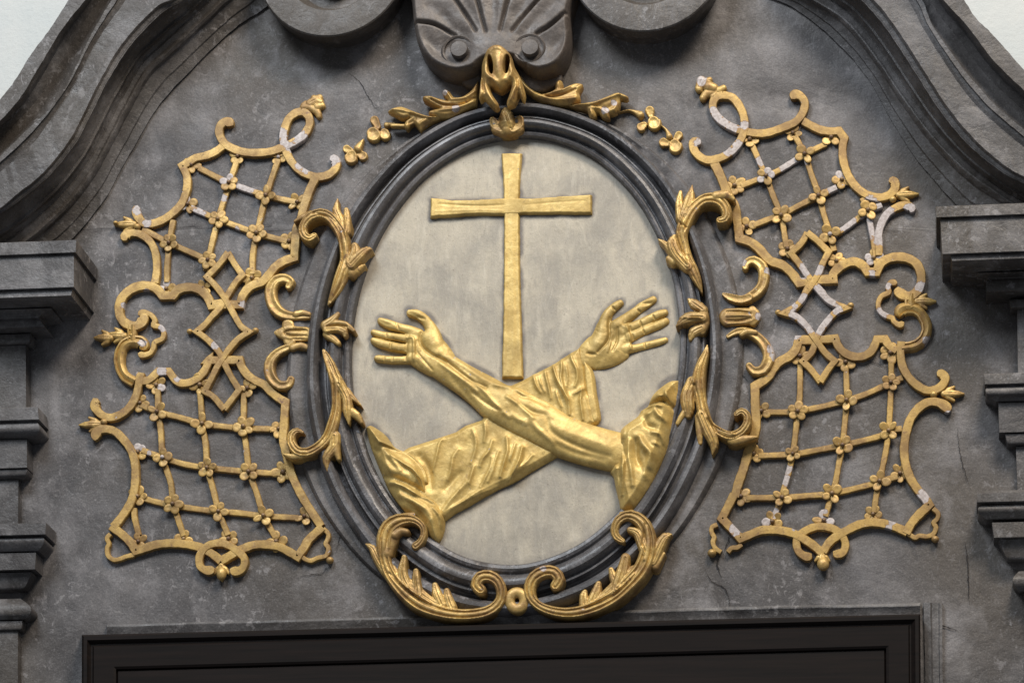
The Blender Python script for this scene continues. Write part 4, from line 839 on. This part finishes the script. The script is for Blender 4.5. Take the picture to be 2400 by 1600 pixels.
scroll('acanthus_scroll', 'gilded acanthus scroll at the lower left of the oval, with a drooping pointed leaf', (780, 960), [
 ('w', 'k:815,715,18 850,790,40 900,900,56 950,1040,66 l:770,230,74 765,400,56 760,560,56 720,740,66 650,900,60 540,1010,55 400,1080,56 280,1060,54 208,960,50 215,860,44 280,805,30 345,825,14', 1),
 ('r', 'l:330,1110,45 220,1125,34 115,1095,10', .9), ('v', 'l:800,250,66 890,420,52 900,560,56 915,730,8', .95, .003), ('v', 'l:880,330,52 960,400,30 1060,490,6', .8), ('r', 'l:920,560,50 1010,620,44 1065,700,22', .9),
 ('v', 'l:740,880,66 730,1010,62 640,1140,48 650,1300,8', .9), ('r', 'l:750,1000,50 785,1150,24', 1)],
 folds=[('l:735,250 745,500 690,760 600,950 420,1060', 3, -.005), ('l:810,200 830,330', 4, .005), ('k:840,760 930,980', 3, -.005)])
scroll('acanthus_scroll', 'gilded acanthus scroll at the upper right of the oval, cracked across its stem', (1610, 560), [
 ('w', 'm:865,480,38 930,465,48 955,385,58 910,285,62 820,225,70 700,222,66 600,280,62 500,400,74 440,520,76 400,640,66 430,780,52 470,950,62 540,1100,62 600,1230,42 648,1355,6', 1),
 ('v', 'm:400,450,66 370,260,42 385,130,20', .9), ('v', 'm:440,400,62 500,220,56 530,50,6', .9, .004), ('r', 'm:820,190,50 960,175,48 1035,225,24', 1, .008),
 ('v', 'm:480,1060,66 340,900,70 290,780,66 310,690,30', 1, .006), ('v', 'm:300,900,52 220,790,38 115,712,6', .9, .004), ('r', 'm:300,980,52 250,950,42', .9)],
 folds=[('m:330,480 400,540 460,580', 2.2, -.006), ('m:340,690 390,840 430,920', 2.6, -.012), ('m:420,480 440,700 480,900', 3, .005), ('m:400,880 520,1150', 3, .006)])
scroll('acanthus_scroll', 'gilded acanthus scroll at the lower right of the oval, brightest, ending in a small curl', (1660, 960), [
 ('w', 'o:608,22,8 590,120,36 530,290,62 500,500,78 530,680,62 565,850,66 640,1000,50 760,1090,52 900,1142,55 1030,1080,48 1100,980,48 1095,880,42 1030,830,36 965,868,30', 1),
 ('r', 'o:900,1190,44 950,1195,50 1090,1165,40 1215,1145,10', .9), ('v', 'o:430,480,72 365,650,76 375,780,70 375,885,32', .9), ('r', 'o:340,820,30 290,900,30 245,975,22', .8),
 ('v', 'o:545,880,66 620,1060,72 690,1220,54 672,1360,8', 1, .002), ('r', 'o:500,900,40 515,1100,38 520,1220,24', .8)],
 folds=[('o:450,520 455,680 470,850', 3.2, -.014), ('o:620,940 720,1080', 3, -.010), ('o:520,200 480,480', 3, .005), ('o:420,340 360,560', 3, -.004), ('o:590,720 640,900 800,1080 950,1130', 3, .006)], chips=[(1540+700/K, 800+130/K, 1)])

def cscroll(label, s, at, leaf=None, chips=(), folds=()):
    th = thing('c_scroll', at, label, 'scroll', 'small gilded C-scrolls beside the brackets')
    carve('carved_body', M_GOLDD, th, strokes=[('g', s, 1.05)]+([leaf] if leaf else []), hm=.036, base=.020, skirt=0, step=1.25, kh=.62, chips=chips, folds=folds)
cscroll('gilded C-scroll left of the oval, the upper one, curling towards the trellis', 'j:385,1135,40 410,1075,52 335,1035,58 235,1060,64 170,1160,72 170,1280,76 220,1400,78 320,1478,68 450,1500,52 640,1500,40', (660, 690),
        ('r', 'j:480,1480,40 560,1460,34 640,1480,30', 1, .006), chips=[(600+700/K, 450+1450/K, 1)])
cscroll('gilded C-scroll left of the oval, the lower one, below the fluted bracket', 'k:415,1075,46 385,1135,54 280,1150,60 190,1075,68 148,960,70 168,840,64 250,745,54 370,685,46 480,670,44 620,680,38', (655, 850),
        ('r', 'k:440,690,44 540,660,40 620,690,34', 1, .006))
cscroll('gilded C-scroll right of the oval, the upper one, with a leaf at its foot', 'm:1180,1055,42 1205,995,48 1290,970,54 1385,1045,66 1412,1160,70 1385,1290,66 1300,1380,62 1190,1440,50', (1770, 660),
        ('c', 'm:1230,1440,50 1130,1470,52 1000,1440,50 915,1398,22', 1, .010), chips=[(1520+1470/K, 420+1110/K, 9), (1520+1150/K, 420+1000/K, 8)])
cscroll('gilded C-scroll right of the oval, the lower one, with a white chipped rim', 'n:1020,1065,44 1085,1128,54 1190,1112,66 1255,1000,74 1252,880,72 1165,745,60 1030,655,54 880,640,44 760,700,26', (1790, 830),
        ('r', 'n:930,690,30 1000,650,36 1100,660,30', .9, .008), chips=[(1560+1320/K, 650+860/K, 13), (1560+1335/K, 650+960/K, 11)])
def bracket(label, strokes, at, folds, chips=()):
    th = thing('fluted_bracket', at, label, 'bracket', 'fluted brackets beside the oval')
    carve('fluted_block', M_GOLDD, th, strokes=strokes, hm=.036, base=.022, skirt=0, step=1.25, kh=.24, folds=folds, chips=chips)
bracket('gilded fluted bracket between the two left C-scrolls', [('f', 'k:260,500,40 330,505,75 400,510,100 500,512,88 600,512,82', 1), ('f', 'k:380,410,75 400,600,75', .9), ('r', 'k:235,500,25 300,505,60', 1.4)], (690, 777),
        [('k:610,480 420,475 340,505 420,540 610,545', 2.2, -.006), ('k:460,445 600,445', 2, .004), ('k:450,580 600,585', 2, -.005)])
bracket('gilded fluted bracket between the two right C-scrolls, pale at its rounded end', [('f', 'n:760,470,112 900,460,108 1020,455,100 1070,440,86', 1), ('r', 'n:1060,380,50 1110,450,52 1060,520,50', 1.3)], (1735, 737),
        [('n:750,405 900,400 1040,430', 2.4, -.006), ('n:750,520 900,515 1040,490', 2.4, -.006), ('n:750,460 900,455 1030,455', 2.6, .005), ('n:760,560 1000,550', 2.2, .004)], chips=[(1560+1145/K, 650+460/K, 10)])
def bud(label, strokes, at, folds=()):
    th = thing('leaf_tuft', at, label, 'leaf', 'small leaf tufts on the frame beside the relief')
    carve('carved_leaves', M_GOLDD, th, strokes=[(s[0], fatten(s[1], 1.25))+tuple(s[2:]) for s in strokes], hm=.066, base=.050, skirt=0, step=1.2, kh=.7, folds=folds)
bud('small gilded leaf tuft on the left side of the oval frame, pointing at the hand', [('v', 'k:840,410,50 920,350,42 990,270,22', 1), ('v', 'k:850,430,50 960,390,36 1080,400,34 1180,470,20', 1), ('v', 'k:860,470,44 980,460,36 1070,490,36 1080,540,20', 1, .004), ('v', 'k:850,520,36 930,570,36 990,620,26', .9)], (778, 770),
    [('k:860,430 1000,410 1100,430', 2.2, -.008), ('k:870,500 1000,480', 2.2, .006)])
bud('small gilded leaf tuft on the right side of the oval frame, pointing at the fingers', [('r', 'n:420,330,40 470,430,42 480,540,40 440,640,34', .8), ('v', 'n:450,380,52 350,310,52 280,250,16', .9), ('v', 'n:450,480,60 320,480,66 220,510,52 130,575,10', 1, .003), ('v', 'n:440,600,48 340,650,50 300,730,20', .9)], (1622, 738),
    [('n:270,385 400,400', 2.6, -.014), ('n:280,570 440,540', 2.8, -.014), ('n:230,490 420,500', 2.2, .006)])
scroll('leaf_scroll', 'large gilded leaf scroll under the left half of the oval, volute at its upper end', (970, 1340), [
 ('w', 'p:690,550,42 745,500,34 785,420,32 780,330,34 720,260,40 620,225,50 480,250,74 370,330,84 318,450,84 308,580,78 310,700,62 345,830,62 430,980,66 560,1130,72 720,1260,76 900,1340,72 1100,1388,66 1300,1402,62 1500,1380,60 1640,1320,56 1728,1220,52 1742,1100,52 1700,990,56 1600,925,62 1485,940,62 1440,1030,60 1490,1090,54', 1),
 ('r', 'p:440,430,50 510,380,40 580,385,34', 1.2, .006), ('v', 'p:400,900,50 480,990,90 640,1120,100 800,1230,80 980,1310,50', .5, .004), ('r', 'p:330,640,70 370,560,60 420,450,60', .9, .002), ('v', 'p:320,860,50 230,720,48 160,580,38 80,525,8', 1), ('v', 'p:600,1080,60 530,900,54 550,690,26', .95, .004), ('v', 'p:720,1150,60 700,1000,48 695,860,28', .95, .004),
 ('v', 'p:1010,1270,54 950,1130,50 925,1030,30', .9), ('v', 'p:1130,1300,54 1085,1180,46 1070,1100,30', .9), ('v', 'p:480,960,50 410,820,30 380,770,10', .8), ('r', 'p:560,190,40 660,160,22', .9)],
 fat=1.28, folds=[('p:380,900 560,1080 760,1220 1000,1320', 3.2, -.008), ('p:500,1000 700,1150 880,1260', 3, .006), ('p:600,300 720,340 740,440', 3, .006)])
scroll('leaf_scroll', 'large gilded leaf scroll under the right half of the oval, volute at its upper end', (1440, 1340), [
 ('w', 'q:630,1040,52 672,960,58 610,875,62 490,872,64 370,940,64 315,1050,60 325,1170,52 410,1275,46 560,1345,52 750,1378,58 950,1358,64 1150,1290,72 1350,1180,78 1530,1020,84 1680,850,84 1760,650,82 1772,470,76 1725,310,72 1620,205,62 1500,180,50 1400,240,46 1352,350,40 1380,440,38 1450,485,26', 1),
 ('v', 'q:1100,1290,60 1250,1200,80 1420,1070,100 1560,930,90 1640,840,60', .5, .004), ('v', 'q:1540,355,28 1640,400,46 1700,540,56 1740,640,50', 1.1, .006), ('v', 'q:1820,740,60 1900,560,58 1970,440,44 2050,405,8', .95), ('v', 'q:1390,1090,70 1450,880,62 1490,700,48', .95, .004), ('v', 'q:1480,1010,50 1580,900,38 1640,860,12', .9), ('v', 'q:1380,1040,50 1335,920,40 1310,840,26', .9),
 ('v', 'q:1080,1250,60 1130,1110,50 1155,1010,28', .95), ('v', 'q:980,1260,50 975,1160,40 990,1110,24', .9), ('r', 'q:1560,150,40 1430,150,18', .8), ('r', 'q:1850,800,40 1960,640,14', .9)],
 fat=1.28, folds=[('q:1720,760 1540,1000 1300,1200 1000,1320', 3.2, -.008), ('q:1600,900 1400,1100 1150,1240', 3, .006), ('q:1700,560 1740,300', 3, -.006)], chips=[(1180+480/K, 1170+840/K, 8)])
rg = thing('ring_clasp', (1208, 1400), 'gilded round clasp with a dark hole joining the two bottom leaf scrolls', 'clasp')
carve('ring', M_GOLDD, rg, strokes=[('r', 'S:%s' % ' '.join('%.1f,%.1f,%.1f' % (1208.6+18*math.cos(t_), 1401+19.5*math.sin(t_), 12.5) for t_ in np.linspace(0, 2*math.pi, 17)), 1.0), ('r', 'p:1740,1170,30 1800,1190,38', 1), ('r', 'q:330,1180,30 270,1190,38', 1)], hm=.075, base=.045, skirt=0, step=1.1)

# ------------------------------------------------------------------ keystone mask, clasp and garlands
mkh = thing('gilded_mask', (1172, 160), 'gilded openwork mask with two long slots hanging under the shell', 'ornament')
carve('mask_body', M_GOLDD, mkh, polys=[('t:270,330 300,255 380,205 480,205 565,270 610,340 640,450 690,540 735,640 770,780 755,865c 725,850 700,790 680,830 640,910 550,945c 545,880 570,820 600,720 600,680c 540,725 480,760 430,750 345,705c 370,800 440,900 445,950 400,970 330,910 270,840 240,860 205,850 215,700 235,560 240,430', .022, 14)],
      folds=[('t:450,300 455,450 480,640', 14, .018), ('t:300,300 380,235 480,240 580,320', 8, .010), ('t:300,420 300,560 380,640 440,710', 6, .012), ('t:600,420 620,560 570,650', 6, .012), ('t:230,560 225,840', 4, .008), ('t:700,640 740,840', 4, .010), ('t:300,720 400,930', 5, .008), ('t:660,720 600,880', 5, .008),
             ('t:250,600 280,780', 3, -.010), ('t:680,620 700,760', 3, -.010)],
      dents=[(1080+352/K, 60+455/K, 5.6, 20, -.14, .09), (1080+552/K, 60+450/K, 5.8, 20, .10, .09)], hm=.135, base=.100, skirt=.075, step=1.1, blur=1)
ck = thing('leaf_clasp', (1182, 275), 'gilded rolled leaf clasp on top of the oval frame below the mask', 'ornament')
carve('carved_body', M_GOLDD, ck, strokes=[('r', 't:530,965,40 540,1060,90 545,1140,110 545,1200,85', 1), ('c', 't:470,1190,70 400,1160,62 370,1100,44', 1), ('c', 't:620,1190,76 690,1150,66 700,1090,52', 1), ('r', 't:400,1210,50 540,1230,60 700,1200,50', .9)],
      folds=[('t:530,1020 560,1100 590,1210', 2, -.006), ('t:440,1060 450,1120', 3, -.012), ('t:645,1060 660,1130', 3, -.012)], hm=.085, base=.045, skirt=0, step=1.1)
g1 = thing('leaf_garland', (1010, 260), 'gilded garland of leaves and two flowers left of the mask', 'garland', 'the two garlands beside the mask')
carve('leaf', M_GOLDD, g1, polys=[('r:1765,530c 1765,660 1745,830c 1600,905 1440,985 1300,990 1170,955 1165,915 1230,890 1300,875c 1150,820 1090,775 1095,730 1180,722 1290,755 1400,785c 1345,730 1325,680 1360,640 1425,675 1465,735 1560,738 1660,680 1725,600', .018, 7)],
      folds=[('r:1740,760 1600,830 1450,850 1320,840 1200,785', 2.2, -.010), ('r:1750,680 1620,770 1450,790', 3, .007), ('r:1720,820 1500,900 1250,925', 3.4, .007), ('r:1180,750 1300,810', 4, .005), ('r:1380,680 1440,770', 3, .006), ('r:1290,900 1200,940', 4, -.005)],
      hm=.066, base=.040, skirt=0.02, step=1.15, chips=[(780+1370/K, 80+690/K, 7), (780+1500/K, 80+890/K, 9)])
carve('leaf', M_GOLDD, g1, polys=[('r:1460,930c 1330,1000 1200,1050 1120,1100 1060,1165c 1015,1110 985,1075c 940,1100 905,1150 862,1110 880,1045 940,1000c 860,1020 800,1000 740,965 660,925 740,875 830,862 950,905 1060,945 1200,985 1330,975', .016, 7)],
      strokes=[('r', 'r:880,1090,20 760,1085,14 700,1085,10', .9)], folds=[('r:1380,970 1150,1010 950,950 720,910', 3, .008), ('r:1000,1030 900,1080', 4, -.007), ('r:1150,1040 1060,1090', 4, .006), ('r:900,930 1000,1000', 4, -.006)],
      hm=.055, base=.034, skirt=0.015, step=1.15)
g2 = thing('leaf_garland', (1370, 250), 'gilded garland of leaves and two flowers right of the mask', 'garland', 'the two garlands beside the mask')
carve('leaf', M_GOLDD, g2, polys=[('t:715,560c 790,680 880,760 980,805c 1080,790 1150,740c 1150,680 1188,635 1228,645 1248,700 1242,742c 1330,695 1400,672 1485,685 1475,740 1442,800 1455,850 1432,905 1340,935 1240,945 1130,935 1000,895 880,835 780,760 725,680', .018, 7)],
      folds=[('t:900,790 1080,850 1230,830 1400,760', 2.2, -.010), ('t:1000,830 1200,790 1330,730', 3, .007), ('t:950,850 1150,900 1400,870', 3.4, .007), ('t:1190,680 1180,770', 3, .006), ('t:1380,720 1450,700', 3, -.005)], hm=.066, base=.040, skirt=0.02, step=1.15)
carve('leaf', M_GOLDD, g2, polys=[('t:1230,930c 1350,945 1500,925 1650,895 1800,835 1920,795 2045,845 2025,885 1955,875c 1940,965 1900,1045 1820,1065c 1815,1112 1780,1125 1725,1100 1690,1052 1655,1040c 1655,1095 1612,1130 1575,1110 1555,1060 1530,1022 1400,990', .018, 7)],
      folds=[('t:1400,960 1600,960 1800,890 1940,830', 3, .009), ('t:1650,980 1800,1000 1920,900', 6, -.007), ('t:1600,1000 1700,1010 1780,1070', 3, .007), ('t:1590,1020 1605,1090', 3, .006)], hm=.055, base=.034, skirt=0.015, step=1.15,
      chips=[(1080+1870/K, 60+935/K, 8), (1080+1760/K, 60+1030/K, 9)])
for g_, nm, st in ((g1, 'r', [('r:490,1210,78 480,1190,60', 'r:630,1210,58 620,1180,40', 'r:500,1035,46 540,1110,30', 'r:650,1095,32 720,1085,16 860,1092,7')]),
                   (g1, 'r', [('r:215,1490,70 225,1460,50', 'r:355,1470,50 330,1450,36', 'r:160,1385,42 220,1420,30', 'r:300,1385,46 330,1330,30 365,1270,7')]),
                   (g2, 'u', [('u:1215,705,74 1200,680,50', 'u:1160,550,48 1170,600,30', 'u:1055,750,48 1090,720,30', 'u:1045,605,42 990,575,24 900,545,8 780,570,6')]),
                   (g2, 'u', [('u:1475,990,74 1460,960,50', 'u:1330,940,50 1380,950,30', 'u:1515,850,42 1480,900,30', 'u:1400,868,36 1365,790,14 1300,730,6')])):
    for q in st: carve('flower', M_GOLDD, g_, strokes=[('c', fatten(q[0]), .8), ('c', fatten(q[1]), .8), ('c', fatten(q[2]), .8), ('r', fatten(q[3], 1.1), 1.3, .004)], hm=.026, base=.010, skirt=-.002, step=1.1, kh=.7)

# darker band round the carving: follows the outlines of the cross and arms
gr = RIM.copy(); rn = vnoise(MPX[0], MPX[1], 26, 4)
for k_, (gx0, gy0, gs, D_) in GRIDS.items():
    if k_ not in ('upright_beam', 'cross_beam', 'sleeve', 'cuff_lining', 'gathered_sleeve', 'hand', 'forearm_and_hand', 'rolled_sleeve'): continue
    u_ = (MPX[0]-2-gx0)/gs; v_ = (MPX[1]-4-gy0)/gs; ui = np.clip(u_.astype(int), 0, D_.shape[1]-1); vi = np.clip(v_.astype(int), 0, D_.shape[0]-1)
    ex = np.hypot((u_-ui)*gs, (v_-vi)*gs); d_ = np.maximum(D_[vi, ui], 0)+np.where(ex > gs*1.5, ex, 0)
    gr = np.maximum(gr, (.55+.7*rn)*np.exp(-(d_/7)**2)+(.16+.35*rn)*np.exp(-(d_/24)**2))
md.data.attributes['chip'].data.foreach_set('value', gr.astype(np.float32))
